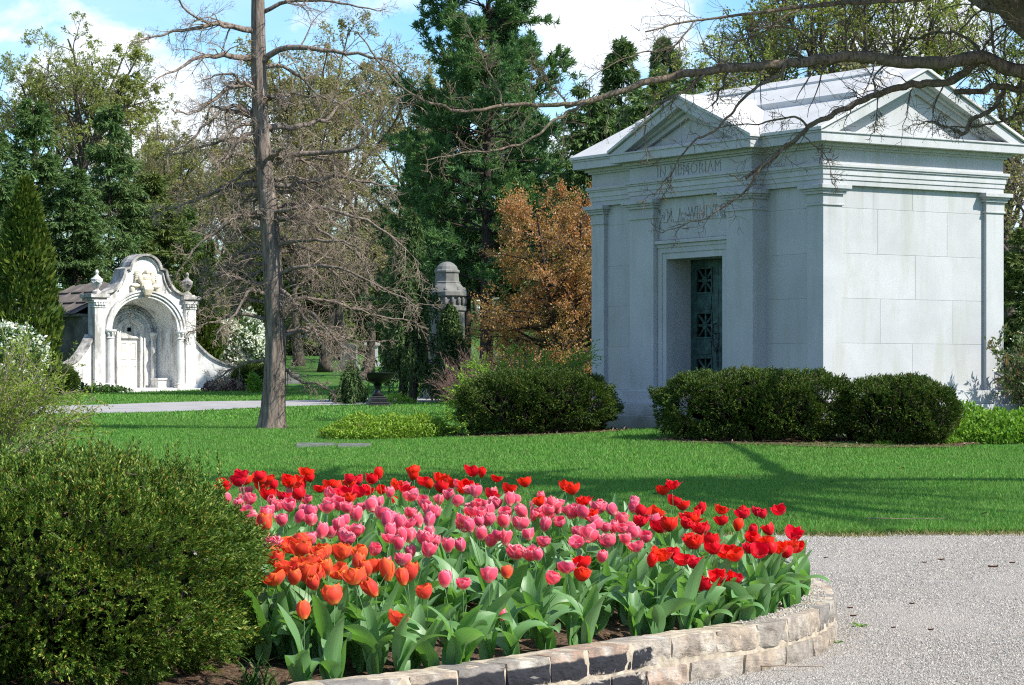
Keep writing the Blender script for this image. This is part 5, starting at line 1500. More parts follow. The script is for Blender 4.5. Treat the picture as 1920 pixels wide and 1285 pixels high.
B2 = grow(rng, P, D, np.clip(L, .25, 1.2), np.maximum(Rr*.6, .0075), 6, .20, -.03, .75)
P, D, L, Rr = spawn(rng, B2, 8, .15, 1, 50, .55, .6)
B3 = grow(rng, P, D, np.clip(L, .12, .6), .0046, 4, .20, -.06, .6)
P, D, L, Rr = spawn(rng, B3, 3, .3, 1, 45, .55, .7)
B4 = grow(rng, P, D, np.clip(L, .06, .3), .0034, 3, .2, -.03, .5)
mb = MB(); wood(mb, B2, 4); wood(mb, B3, 3); wood(mb, B4, 3)
bld(mb, 'twigs', M_TWIG, tr_)

# ------------------------------------------------------------------ big tree leaning in from the right
rng = np.random.default_rng(71)
OY = 31.0
oroot = empty('overhanging_tree', (8.6, 32.2, float(gz(8.6, 32.2))), 0, 'large bare tree leaning in at the upper right, its long limbs crossing the mausoleum roof', 'tree')
oo = np.array([8.6, 32.2, float(gz(8.6, 32.2))])
def O_(px, py, Y=OY): return W(px, py, Y)-oo
mb = MB()
trk = [(0, 0, -.3), (-.2, -.1, .9), (-.7, -.4, 2.4), (-1.35, -.8, 3.9), tuple(O_(1990, 95)), tuple(O_(1915, 18)), tuple(O_(1862, -48, 30.7)), tuple(O_(1790, -170, 30.4)), tuple(O_(1730, -330, 30))]
q = resample(trk, 60); mb.tube(q, np.interp(np.linspace(0, 1, 61), [0, .08, .5, .65, .8, 1], [.52, .40, .31, .27, .22, .10]), 22, rough=.02, rng=rng)
bld(mb, 'trunk', M_BARK2, oroot, smooth=True)
hand = [  # photo direction, distance, start and end thickness in photo px
 ([(2010, 150), (1920, 138), (1870, 118), (1838, 105), (1790, 115), (1700, 117), (1600, 106), (1500, 116), (1440, 122), (1330, 132), (1250, 146), (1190, 162), (1120, 186), (1060, 200)], (31, 29.5), 36, 11),
 ([(1070, 196), (1000, 198), (945, 197), (900, 208), (856, 207), (815, 196), (777, 179), (745, 157), (715, 122), (695, 97), (670, 60)], (29.5, 28.6), 10, 3),
 ([(1100, 190), (1062, 212), (1035, 232), (1000, 258), (960, 276), (920, 284), (880, 286), (800, 300)], (29.4, 28.4), 8, 2.5),
 ([(1838, 108), (1792, 147), (1720, 160), (1677, 166), (1639, 181), (1602, 194), (1558, 218), (1518, 232), (1502, 253), (1471, 277), (1440, 303), (1398, 335)], (31, 30.6), 20, 7),
 ([(1500, 254), (1480, 270), (1429, 315), (1398, 356), (1351, 393), (1320, 412), (1276, 424), (1242, 437)], (30.7, 30.2), 8, 2),
 ([(1474, 117), (1460, 141), (1420, 163), (1392, 188), (1364, 219), (1339, 244), (1311, 259), (1283, 284), (1252, 331), (1227, 366)], (30.1, 29.6), 9, 2.2),
 ([(1332, 134), (1298, 160), (1270, 178), (1227, 196), (1214, 216), (1208, 253), (1216, 310)], (29.9, 29.5), 8, 2),
 ([(1366, 134), (1352, 170), (1335, 197)], (30, 30.1), 6, 4),
 ([(2000, 176), (1920, 168), (1870, 165), (1835, 170), (1790, 173)], (31.3, 31), 17, 12),
 ([(1882, 172), (1870, 196), (1845, 214), (1822, 226), (1812, 244), (1790, 248)], (31.1, 30.7), 12, 8),
 ([(1800, 246), (1770, 238), (1745, 228), (1712, 233)], (30.7, 30.5), 5, 2.5),
 ([(1512, 236), (1490, 220), (1470, 222), (1430, 230), (1340, 240)], (30.6, 30.4), 6, 2),
 ([(1940, 205), (1900, 215), (1870, 232), (1820, 238), (1760, 236)], (31.2, 30.9), 7, 2.5),
 ([(1836, 104), (1828, 84), (1800, 66), (1760, 62), (1700, 76), (1640, 86)], (31, 31.4), 8, 2.5),
 ([(1838, 106), (1850, 80), (1870, 55), (1900, 40)], (31, 31.3), 7, 4),
 ([(1690, 113), (1650, 130), (1640, 160), (1645, 190), (1640, 250)], (30.8, 30.6), 5, 1.8),
 ([(1500, 120), (1492, 98), (1478, 92), (1470, 118), (1440, 150)], (30.4, 30.2), 6, 2.5),
 ([(1870, -20), (1800, -10), (1700, 0), (1560, 8), (1440, 20), (1300, 40), (1210, 60)], (30.7, 29.6), 16, 3),
 ([(1500, 14), (1430, 60), (1380, 80), (1370, 112)], (30.2, 30.1), 5, 2.5),
 ([(1300, 42), (1260, 90), (1200, 100), (1130, 130), (1080, 170)], (29.7, 29.2), 4.5, 1.6),
 ([(1560, 108), (1530, 80), (1490, 55), (1440, 50), (1400, 62), (1340, 84)], (30.5, 30.2), 5, 2),
 ([(1060, 200), (1045, 172), (1020, 150), (985, 110)], (29.5, 29.2), 4.5, 1.8),
 ([(945, 197), (930, 160), (905, 110), (880, 60), (870, 30)], (28.9, 28.6), 5, 1.8),
 ([(1502, 250), (1535, 280), (1555, 310), (1560, 345)], (30.6, 30.5), 4, 1.5),
 ([(1850, -30), (1780, -90), (1650, -130), (1500, -150), (1330, -130)], (30.5, 28), 18, 5),
]
def jag(l):      # crooked small bends between the hand-set points
    q = resample(np.column_stack([np.array(l, float), np.zeros(len(l))]), len(l)*3)[:, :2]
    q[1:-1] += rng.normal(0, 1.6, q[1:-1].shape); return q
ls = []; r0 = []; r1 = []
mb = MB()
for l, (ya, yb), w0, w1 in hand:
    l2 = jag(l); yy = np.linspace(ya, yb, len(l2))
    P3 = np.array([O_(a, b, c) for (a, b), c in zip(l2, yy)]); ls.append(P3)
    r0.append(w0*.82/2/F*ya); r1.append(w1*.85/2/F*yb)
    q = resample(P3, len(l2)*2)
    mb = MB(); mb.tube(q, np.linspace(r0[-1], r1[-1], len(q)), 12 if w0 > 9 else 6, rough=.08, rng=rng); bld(mb, 'limb', M_BARK2, oroot, smooth=True)
# more of the crown above and beside the picture: these throw the dappled shade on the lawn
EX = []
for k in range(44):
    s0 = q0 = np.array(trk[4+k % 5])
    a = rng.uniform(-PI, PI); el = rng.uniform(.0, .9); L_ = rng.uniform(2.5, 6.0)
    d = np.array([math.cos(a)*math.cos(el), math.sin(a)*math.cos(el), math.sin(el)])
    e1 = s0+d*L_*.45+rng.normal(0, .25, 3); e2 = s0+d*L_+np.array([0, 0, -.1*L_])+rng.normal(0, .5, 3)
    # leave the view itself as the photograph shows it
    bad = False
    for f_ in (.45, .6, .75, .9, 1.0):
        w = s0*(1-f_)+e2*f_+oo; px = HX+F*w[0]/w[1]; py = HY-F*(w[2]-EYE)/w[1]
        bad |= 500 < px < 2040 and py > -110
    if bad: continue
    EX.append([s0, e1, e2])
for k in range(34):
    s0 = np.array(trk[3])+(np.array(trk[4])-np.array(trk[3]))*rng.random()
    e2 = np.array([rng.uniform(8.5, 13.5), rng.uniform(21.5, 30), rng.uniform(5.5, 10)])-oo; e1 = (s0+e2)/2+np.array([0, 0, 1.2])+rng.normal(0, .4, 3)
    EX.append([s0, e1, e2])
for a, b in (((12.0, 36, 9.5), (15, 40, 13.5)),):
    EX.append([np.array(trk[3]), np.array(a)-oo, np.array(b)-oo])
for e in EX:
    q = resample(e, 14); q[1:-1] += rng.normal(0, .05, q[1:-1].shape)
    ls.append(q); r0.append(.08); r1.append(.015); mb = MB(); mb.tube(q, np.linspace(.17, .03, 15), 7, rough=.05, rng=rng); bld(mb, 'limb', M_BARK2, oroot, smooth=True)
B = limbs(ls, 24, r0, r1)
nh = len(hand)
def sub(B, a, b): return B[0][a:b], B[1][a:b], B[2][a:b], B[3][a:b]
mb = MB(); bud = MB()
for BB, k1, k2, first in ((sub(B, 0, nh), 25, 6, True), (sub(B, nh, len(ls)), 26, 9, False)):
    P, D, L, Rr = spawn(rng, BB, k1, .1, 1, 55, .22, .4)
    P2 = P; Lc = np.clip(L, .15, .75) if first else np.clip(L, .5, 1.8)
    B2 = grow(rng, P, D, Lc, np.clip(Rr*.5, .004, .012), 7, .22, -.02, .7); wood(mb, B2, 5)
    P, D, L, Rr = spawn(rng, B2, k2, .2, 1, 48, .5, .6)
    B3 = grow(rng, P, D, np.clip(L, .06, .45), .0032, 5, .22, .02, .5); wood(mb, B3, 3)
    if first:
        P = B3[0][:, -1]; cards(bud, P, B3[1][:, -1], .022, .011, rng)
bld(mb, 'twigs', M_TWIG2, oroot)
bld(bud, 'buds', M_TAN, oroot)
# ------------------------------------------------------------------ shrubs and ground cover
def leaf_blob(mb, rng, n, a, b, c, ln, wd_, lumps=.12, lsc=4, seed=1, zc=None, inner=.55, up=.3):
    P, N = super_pts(rng, n, a, b, c, 2, 2, -.85)
    P = P*((inner+(1-inner)*rng.random(len(P))**.5)*(1+lump(P, lsc/max(a, c), lumps, seed)))[:, None]
    P[:, 2] += c if zc is None else zc
    cards(mb, P, N*.6+rng.normal(0, .6, P.shape)+np.array([0, 0, up]), ln*rng.uniform(.6, 1.3, len(P)), wd_, rng)
    return P
def stems(mb, rng, n, a, b, h, r=.008, out=.6):
    th = rng.uniform(0, 2*PI, n); rr = np.sqrt(rng.random(n))
    P0 = np.column_stack([.2*a*rr*np.cos(th), .2*b*rr*np.sin(th), np.full(n, -.05)])
    B = grow(rng, P0, np.column_stack([out*rr*np.cos(th)*a/h*1.6, out*rr*np.sin(th)*b/h*1.6, np.ones(n)]), h*rng.uniform(.6, 1.05, n), r, 7, .10, -.03, .7); wood(mb, B, 4)
    P, D, L, Rr = spawn(rng, B, 6, .3, 1, 38, .35, .6); B2 = grow(rng, P, D, L, r*.45, 4, .14, .03, .6); wood(mb, B2, 3)
    return B, B2
def shrub(name, loc, a, b, h, label, leafm, n, ln, wd_, seed, blossom=0, stemm=None, nst=30, cat='shrub', inner=.5, r=.012):
    rng = np.random.default_rng(seed); o = empty(name, loc, 0, label, cat)
    mb = MB(); B, B2 = stems(mb, rng, nst, a, b, h*.9, r=r); bld(mb, 'stems', stemm or M_TWIG2, o)
    mb = MB(); P = leaf_blob(mb, rng, n, a, b, h/2, ln, wd_, seed=seed, inner=inner); bld(mb, 'leaves', leafm, o)
    if blossom:
        mb = MB(); P, N = super_pts(rng, blossom, a*1.02, b*1.02, h*.51, 2, 2, -.7); P = P*(1+lump(P, 4/max(a, h/2), .12, seed))[:, None]*rng.uniform(.85, 1.03, (len(P), 1))
        k = lump(P, 3.0, 1, seed+2) > -.5; P = P[k]; N = N[k]; P[:, 2] += h/2
        for j in range(3): cards(mb, P, nrm(rng.normal(size=P.shape)+N*.4), ln*1.1*rng.uniform(.6, 1.3, len(P)), ln*.75, rng)
        bld(mb, 'blossoms', M_WFLOW, o)
    return o
x, y, _ = W(20, 690, 92); shrub('flowering_shrub', (x, y, float(gz(x, y))), 1.35, 1.1, 2.7, 'white-flowered shrub in front of the golden arborvitae at the left edge', M_SHRUB, 5000, .12, .06, 81, blossom=800)
x, y, _ = W(450, 700, 112); shrub('flowering_shrub', (x, y, float(gz(x, y))), 1.3, 1.1, 3.1, 'white-blossomed shrub between the tomb chapel and the bare cypress trunk', M_SHRUB, 5000, .13, .06, 82, blossom=1500)
# spring shrub close to the left edge
rng = np.random.default_rng(83)
x, y = -7.3, 35.0; o = empty('spring_shrub', (x, y, float(gz(x, y))), 0, 'loose twiggy shrub with small yellow-green leaves at the left edge above the dark yew', 'shrub')
mb = MB(); n = 150; th = rng.uniform(0, 2*PI, n)
B = grow(rng, np.column_stack([.15*np.cos(th), .15*np.sin(th), np.full(n, -.05)]), np.column_stack([np.cos(th), np.sin(th), rng.uniform(.3, 3.2, n)]), rng.uniform(1.25, 2.15, n), .011, 8, .09, -.03, .7); wood(mb, B, 4)
P, D, L, Rr = spawn(rng, B, 9, .25, 1, 40, .40, .6); B2 = grow(rng, P, D, L, .0045, 5, .14, -.01, .6); wood(mb, B2, 3); bld(mb, 'stems', M_TWIG, o)
mb = MB()
for BB, k in ((B2, 22), (B, 12)):
    P, D = along(rng, BB, k, .15, 1.05); kk = P[:, 2] > .25+.35*rng.random(len(P)); P = P[kk]; D = D[kk]
    cards(mb, P+rng.normal(0, .015, P.shape), D+rng.normal(0, .6, P.shape), .045*rng.uniform(.6, 1.4, len(P)), .02, rng)
bld(mb, 'leaves', M_FORSY, o)
# reddish bare shrub behind the shaded hedge
def bare_shrub(px, py, Y, a, h, label, seed, mat):
    rng = np.random.default_rng(seed); x, y, _ = W(px, py, Y); o = empty('bare_shrub', (x, y, float(gz(x, y))), 0, label, 'shrub', None)
    mb = MB(); B, B2 = stems(mb, rng, 110, a, a*.8, h, r=.010, out=1.0)
    P, D, L, Rr = spawn(rng, B2, 3, .3, 1, 35, .5, .6); wood(mb, grow(rng, P, D, L, .003, 3, .14, .05, .5), 3)
    bld(mb, 'stems', mat, o)
    mb = MB(); P, D = along(rng, B2, 2, .5, 1); cards(mb, P, D+rng.normal(0, .4, P.shape), .03, .014, rng); bld(mb, 'buds', M_TWIGR, o)
bare_shrub(890, 745, 66, 1.05, 1.75, 'reddish leafless shrub behind the shaded hedge, near the domed monument', 84, M_TWIGR)
bare_shrub(942, 740, 63, .9, 1.8, 'reddish leafless shrub behind the shaded hedge, near the copper tree', 85, M_TWIGR)
# bright juniper fans behind the shaded hedge
rng = np.random.default_rng(86)
x, y = -.05, 48.3; o = empty('spreading_juniper', (x, y, float(gz(x, y))), 0, 'spreading juniper with bright lime green tips poking out around the shaded hedge', 'shrub')
tips = [(860, 760, 46.6), (862, 705, 47), (890, 690, 48), (905, 684, 48.2), (940, 688, 48.4), (965, 658, 48.6), (985, 668, 48.7), (1005, 676, 48.8), (1030, 672, 48.8), (1050, 680, 48.8), (1075, 670, 48.9), (1092, 672, 49), (1105, 666, 49.2), (872, 722, 46.8), (850, 740, 46.5), (848, 785, 46.0), (855, 800, 46.0)]
wdm = MB(); lf = MB(); og = np.array([x, y, float(gz(x, y))])
for px, py, Y in tips:
    for k in range(3):
        e = W(px+rng.normal(0, 7), py+rng.normal(0, 5), Y+rng.normal(0, .15))-og
        s0 = np.array([e[0]*.45+.1, e[1]*.5, .1+.3*max(e[2], 0)])
        q = resample([s0, s0*.5+e*.5+np.array([0, 0, .16]), e], 8); wdm.tube(q, np.linspace(.016, .004, 9), 5)
        B = limbs([q], 10, [.01], [.003]); P, D, L, Rr = spawn(rng, B, 16, .3, 1, 42, .34, .5, .5); B2 = grow(rng, P, D, L+.05, .003, 3, .1, .03, .5)
        P, D = along(rng, B2, 12, 0, 1.05); cards(lf, P, D+rng.normal(0, .35, P.shape), .055, .020, rng)
bld(wdm, 'stems', M_TWIG2, o); bld(lf, 'foliage', M_JUN, o)

# leafy evergreen at the far corner of the mausoleum
rng = np.random.default_rng(87)
x, y, _ = W(1952, 780, 47.0); o = empty('laurel_shrub', (x, y, float(gz(x, y))), 0, 'leggy broad-leaved evergreen shrub with some red leaves at the far corner of the mausoleum', 'shrub')
mb = MB(); B, B2 = stems(mb, rng, 34, .62, .55, 2.0, r=.012, out=.8); bld(mb, 'stems', M_TWIG2, o)
mb = MB()
for BB, k in ((B2, 16), (B, 20)):
    P, D = along(rng, BB, k, .25, 1.02); cards(mb, P+rng.normal(0, .02, P.shape), D*.5+rng.normal(0, .6, P.shape), .12*rng.uniform(.6, 1.2, len(P)), .045, rng)
bld(mb, 'leaves', M_LAUREL, o)

def cover(name, px, py, Y, a, b, h, n, mat, label, ln=.05, ang=0.0):
    rng = np.random.default_rng(int(px)); x, y, _ = W(px, py, Y)
    th = rng.uniform(0, 2*PI, n); rr = np.sqrt(rng.random(n))*(1+.10*np.sin(3*th+1)+.07*np.sin(7*th))
    u = a*rr*np.cos(th); v = b*rr*np.sin(th)
    X = x+u*math.cos(ang)-v*math.sin(ang); Yy = y+u*math.sin(ang)+v*math.cos(ang)
    k = ~in_building(X, Yy, .55); X = X[k]; Yy = Yy[k]; rr = rr[k]; m_ = len(X)
    P = np.column_stack([X, Yy, gz(X, Yy)+h*rng.random(m_)**.7*(1-.55*np.clip(rr, 0, 1)**3)*(1+.25*np.sin(X*5)*np.sin(Yy*4))])
    D = rng.normal(0, .6, (m_, 3))+np.array([0, 0, .45])
    mb = MB(); cards(mb, P, D, ln*rng.uniform(.6, 1.3, m_), ln*.55, rng)
    s0 = P[::6].copy(); s0[:, 2] = gz(s0[:, 0], s0[:, 1])-.01
    frusta(mb, s0, P[::6], np.full(len(s0), .003), np.full(len(s0), .0015), 3)
    tag(mb.build(name, mat), kind='stuff', label=label)
cover('ground_cover', 722, 818, 46.8, 1.22, 1.05, .40, 17000, M_COVER, 'low patch of bright green ground cover in the lawn behind the flat markers', .055)
cover('ground_cover', 1850, 800, 44.3, 1.75, .85, .55, 16000, M_LIME, 'bright green leafy ground cover along the sunny foot of the mausoleum', .075, .35)
cover('ground_cover', 1655, 826, 42.6, .16, .12, .10, 260, M_COVER, 'small green sprig at the foot of the rounded yew', .05)
cover('ground_cover', 1745, 808, 43.2, .45, .35, .25, 1600, M_LIME, 'bright green leaves under the end of the rounded yew', .07)
x = 0
cover('low_weeds', 196, 742, 103, .95, .4, .30, 900, M_SHRUB, 'low weeds along the foot of the tomb chapel', .12)
cover('low_weeds', 135, 738, 101, .8, .5, .55, 900, M_SHRUB, 'low weeds in front of the left wing of the tomb chapel', .12)
cover('low_weeds', 420, 735, 103, .9, .5, .5, 900, M_TWIGR, 'dry brown weeds at the end of the right wing of the tomb chapel', .14)
cover('low_weeds', 478, 722, 100, .35, .3, .8, 500, M_LIME, 'small bright green plant left of the bare cypress trunk', .13)
cover('low_weeds', 745, 748, 79, .55, .3, .3, 600, M_COVER, 'green weeds at the foot of the iron urn', .08)

# mulch under the clipped hedges
def mulch(cx, cy, a, b, label):
    n = 40; rs = np.linspace(0, 1, 12); th = np.arange(n)*2*PI/n
    edge = 1+.08*np.sin(3*th+cx)+.05*np.sin(7*th)
    X = cx+a*np.outer(rs, np.cos(th)*edge); Yy = cy+b*np.outer(rs, np.sin(th)*edge)
    V = np.stack([X, Yy, gz(X, Yy)+.03], -1).reshape(-1, 3)
    i, j = np.meshgrid(np.arange(11), np.arange(n), indexing='ij'); j2 = (j+1) % n
    mb = MB(); mb.add(V, np.stack([i*n+j, (i+1)*n+j, (i+1)*n+j2, i*n+j2], -1).reshape(-1, 4))
    tag(mb.build('mulch_bed', M_MULCH, smooth=True), kind='structure', label=label)
    k = 1500; th = RNG.uniform(0, 2*PI, k); rr = np.sqrt(RNG.random(k)); x = cx+a*rr*np.cos(th); y = cy+b*rr*np.sin(th)
    P = np.column_stack([x, y, gz(x, y)+.035]); D = RNG.normal(size=P.shape); D[:, 2] *= .3
    mb = MB(); cards(mb, P, D, .07, .022, RNG, up=(0, 0, 1), flat=.5)
    tag(mb.build('mulch_litter', M_CHIP), kind='stuff', label='dead leaves and bark '+label)
mulch(.46, 46.5, 1.72, 1.3, 'under the shaded hedge')
mulch(5.2, 43.0, 2.75, 1.15, 'under the long hedge and the rounded yew')

# leaves, bark flakes and weeds lying about
M_DEAD = plain_mat('dead_leaf_brown', (.17, .085, .05), .85, var=.4, scale=30, spec=.15)
def scrap(name, px, py, w, label, group, on='gravel', kind='flake'):
    w = w*.8 if kind == 'flake' else w
    z = .012; Y = (EYE-z)*F/(py-HY); x = (px-HX)/F*Y
    if on == 'lawn': z = float(gz(x, Y))+.02
    mb = MB()
    if kind == 'twig':
        rng = np.random.default_rng(int(px)); q = np.column_stack([np.linspace(-w/2, w/2, 8), np.cumsum(rng.normal(0, .03, 8)), .01+.01*rng.random(8)]); mb.tube(q, np.linspace(.007, .003, 8), 5)
        m_ = M_TWIG
    else:
        rng = np.random.default_rng(int(px+py)); n = 9; us = np.linspace(-1, 1, n)
        wv = np.sqrt(np.clip(1-us**2, 0, 1))*.34+.02
        V = []
        for u, v in zip(us, wv):
            for s_ in (-1, 0, 1): V.append((u*w/2, s_*v*w/2+.05*w*math.sin(u*3), .006+(.12*abs(s_)+.06*u*u+.03*rng.random())*w))
        i, j = np.meshgrid(np.arange(n-1), np.arange(2), indexing='ij'); a = i*3+j
        Fq = np.stack([a, a+1, a+4, a+3], -1).reshape(-1, 4); V = np.array(V); mb.add(V, Fq); mb.add(V+np.array([0, 0, .004]), Fq[:, ::-1]); m_ = M_DEAD
    o = mb.build(name, m_); o.location = (x, Y, z); o.rotation_euler = (0, 0, RNG.uniform(-.5, .5)); tag(o, label, 'twig' if kind == 'twig' else 'dead leaf', group)
G1 = 'scraps on the gravel'
scrap('bark_flake', 1862, 1066, .10, 'long brown bark flake on the gravel near the right photo edge', G1)
scrap('bark_flake', 1765, 1052, .07, 'brown dead leaf on the gravel, in the middle of the drive below the lawn edge', G1)
scrap('bark_flake', 1733, 1057, .05, 'small reddish dead leaf lying left of the larger ones on the drive', G1)
scrap('bark_flake', 1898, 1058, .06, 'small brown leaf lying past the long bark flake at the drive', G1)
scrap('bark_flake', 1594, 1143, .045, 'dark leaf on the gravel beside the rounded end of the stone wall', G1)
scrap('bark_flake', 1600, 1158, .05, 'brown leaf on the gravel just below the dark one near the wall end', G1)
scrap('bark_flake', 1710, 1135, .045, 'tan leaf on open gravel half way down the drive', G1)
scrap('bark_flake', 1745, 1184, .045, 'dark curled leaf on open gravel low down the drive', G1)
scrap('bark_flake', 1675, 1180, .04, 'small tan leaf on gravel to the right of the green weeds', G1)
scrap('bark_flake', 1548, 1048, .045, 'small dark leaf on the drive near the last red tulips', G1)
scrap('twig', 1700, 985, .8, 'pale dry twig lying in the grass at the lawn edge', None, 'lawn', 'twig')
scrap('twig', 1410, 1256, .75, 'thin pale straw lying on gravel along the wall foot', None, 'gravel', 'twig')

G2 = 'dead leaves on the lawn'
for (px_, py_, w_, lb) in ((1382, 895, .09, 'brown leaf in the grass beyond the highest right-hand red tulips'), (1690, 880, .10, 'tan leaf in the grass below the end of the rounded yew'), (1560, 905, .07, 'small dead leaf in the grass half way between the yews and the drive'), (1845, 965, .09, 'brown leaf in the grass near the lawn edge at the right'), (1230, 850, .10, 'pale leaf in the grass before the long hedge'), (880, 872, .08, 'tan leaf in the grass behind the back row of tulips'), (560, 860, .09, 'brown leaf in the grass below the bare cypress')):
    Yl = 30.0
    for it in range(30): Yl = (EYE-float(gz((px_-HX)/F*Yl, Yl))-.03)*F/(py_-HY)
    mb = MB(); w = w_*.8; u = np.linspace(-1, 1, 7); V = []
    for uu in u:
        for s_ in (-1, 0, 1): V.append((uu*w/2, s_*.3*w*math.sqrt(1-uu*uu*.98), .05+.15*w*abs(s_)+.1*w*uu))
    i, j = np.meshgrid(np.arange(6), np.arange(2), indexing='ij'); q = i*3+j
    mb.add(V, np.stack([q, q+1, q+4, q+3], -1).reshape(-1, 4)); xl = (px_-HX)/F*Yl
    o = mb.build('dead_leaf', M_DEAD); o.location = (xl, Yl, float(gz(xl, Yl))-.01); o.rotation_euler = (0, 0, RNG.uniform(-1, 1)); tag(o, lb, 'dead leaf', G2)

def weed(px, py, n, ln, label, seed):
    rng = np.random.default_rng(seed); Y = EYE*F/(py-HY); x = (px-HX)/F*Y
    mb = MB()
    for k in range(n):
        a = rng.uniform(0, 2*PI); l = ln*rng.uniform(.6, 1.1); w = l*.16
        us = np.linspace(0, 1, 6); h = l*(.8*us-.45*us**2)*rng.uniform(.5, 1.2); d = l*us
        V = []
        for u, dd, hh in zip(us, d, h):
            ww_ = w*math.sin(PI*min(1, u*.85+.12)); c_, s_ = math.cos(a), math.sin(a)
            V += [(c_*dd-s_*ww_, s_*dd+c_*ww_, hh), (c_*dd, s_*dd, hh-.004), (c_*dd+s_*ww_, s_*dd-c_*ww_, hh)]
        i, j = np.meshgrid(np.arange(5), np.arange(2), indexing='ij'); q = i*3+j
        mb.add(V, np.stack([q, q+1, q+4, q+3], -1).reshape(-1, 4))
    o = mb.build('weed', M_LIME); o.location = (x, Y, .0); tag(o, label, 'weed', None)
weed(1500, 1222, 16, .10, 'rosette of green weed growing at the foot of the stone wall', 1)
weed(1543, 1202, 9, .05, 'tiny weed at the wall foot near the wall end', 2)
weed(1570, 1206, 7, .045, 'tiny weed on the gravel off the wall end', 3)
weed(1612, 1176, 8, .055, 'small weed alone in the gravel beside the wall end', 4)
# tuft of narrow bulb leaves beside the yew
rng = np.random.default_rng(5); mb = MB(); bx, by = -1.05, 10.62
for k in range(46):
    a = rng.uniform(0, 2*PI); l = rng.uniform(.10, .22); us = np.linspace(0, 1, 7); b = rng.uniform(.4, 1.3)
    d = l*.8*us**1.3*b; h = l*(us*1.1-.75*b*us**2); o0 = rng.normal(0, .045, 2); V = []
    for u, dd, hh in zip(us, d, h):
        w_ = .004*(1-u**2)+.0005; V += [(o0[0]+math.cos(a)*dd-math.sin(a)*w_, o0[1]+math.sin(a)*dd+math.cos(a)*w_, hh), (o0[0]+math.cos(a)*dd+math.sin(a)*w_, o0[1]+math.sin(a)*dd-math.cos(a)*w_, hh)]
    i = np.arange(6)*2; mb.add(V, np.stack([i, i+1, i+3, i+2], -1))
o = mb.build('bulb_leaf_tuft', M_SHRUB); o.location = (bx, by, float(soil(bx, by))); tag(o, 'tuft of thin grassy bulb leaves on the mulch between the yew and the tulips', 'plant')

# ------------------------------------------------------------------ tulips
def petal_mat(name, low, mid, edge, streak):
    m, nt, out = newmat(name); t = NT(nt)
    uv = t.n('UVMap').outputs[0]; sx = t.n('SeparateXYZ'); t.l(uv, sx.inputs[0])
    c = t.ramp(sx.outputs['Y'], [(0, low), (.22, mid), (.78, mid), (1, edge)])
    ed = t.ramp(sx.outputs['X'], [(.0, 1), (.16, 0), (.84, 0), (1, 1)])
    c = t.mix(t.math('MULTIPLY', ed, .75), c, edge)
    st = t.noise(t.mapping(uv, (16, .8, 1)), 1.6, 2)
    c = t.mix(t.ramp(st, [(.4, 0), (.7, .35)]), c, streak)
    oi = t.n('ObjectInfo'); hs_ = t.n('HueSaturation')
    t.l(c, hs_.inputs['Color']); t.l(t.math('ADD', t.math('MULTIPLY', oi.outputs['Random'], .012), .494), hs_.inputs['Hue'])
    t.l(t.math('ADD', t.math('MULTIPLY', oi.outputs['Random'], .22), .92), hs_.inputs['Value'])
    c = hs_.outputs[0]
    p = t.n('BsdfPrincipled'); p.inputs['Roughness'].default_value = .55; p.inputs['Specular IOR Level'].default_value = .2
    p.inputs['Sheen Weight'].default_value = .1
    t.l(c, p.inputs['Base Color'])
    tr = t.n('BsdfTranslucent'); t.l(c, tr.inputs['Color']); mx = t.n('MixShader'); mx.inputs[0].default_value = .35
    t.l(p.outputs[0], mx.inputs[1]); t.l(tr.outputs[0], mx.inputs[2]); t.l(mx.outputs[0], out.inputs[0])
    return m
M_PET = {'r': petal_mat('red_petals', (.35, .02, .01), (.82, .003, .004), (.86, .008, .006), (.66, .002, .004)),
         'p': petal_mat('pink_petals', (.95, .58, .38), (.92, .105, .18), (.96, .42, .46), (.80, .045, .12)),
         'o': petal_mat('orange_petals', (.82, .36, .06), (.82, .085, .035), (.90, .22, .02), (.76, .055, .06))}
m, nt, out = newmat('tulip_leaf_green'); t = NT(nt)
uv = t.n('UVMap').outputs[0]; oi = t.n('ObjectInfo')
st = t.noise(t.mapping(uv, (26, .5, 1)), 1.5, 2)
c = t.ramp(st, [(.3, (.12, .25, .085)), (.7, (.20, .35, .14))])
c = t.mix(t.math('MULTIPLY', oi.outputs['Random'], .7), c, (.11, .25, .06))
p = t.n('BsdfPrincipled'); p.inputs['Roughness'].default_value = .42; p.inputs['Specular IOR Level'].default_value = .5; t.l(c, p.inputs['Base Color'])
t.l(t.bump(st, .15, .004), p.inputs['Normal'])
tr = t.n('BsdfTranslucent'); t.l(t.mix(1.0, c, (1.3, 1.5, .55), 'MULTIPLY'), tr.inputs['Color']); mx = t.n('MixShader'); mx.inputs[0].default_value = .36
t.l(p.outputs[0], mx.inputs[1]); t.l(tr.outputs[0], mx.inputs[2]); t.l(mx.outputs[0], out.inputs[0]); M_TLEAF = m
M_STEM = plain_mat('tulip_stem_green', (.10, .19, .07), .5, var=.15, scale=9, spec=.4)

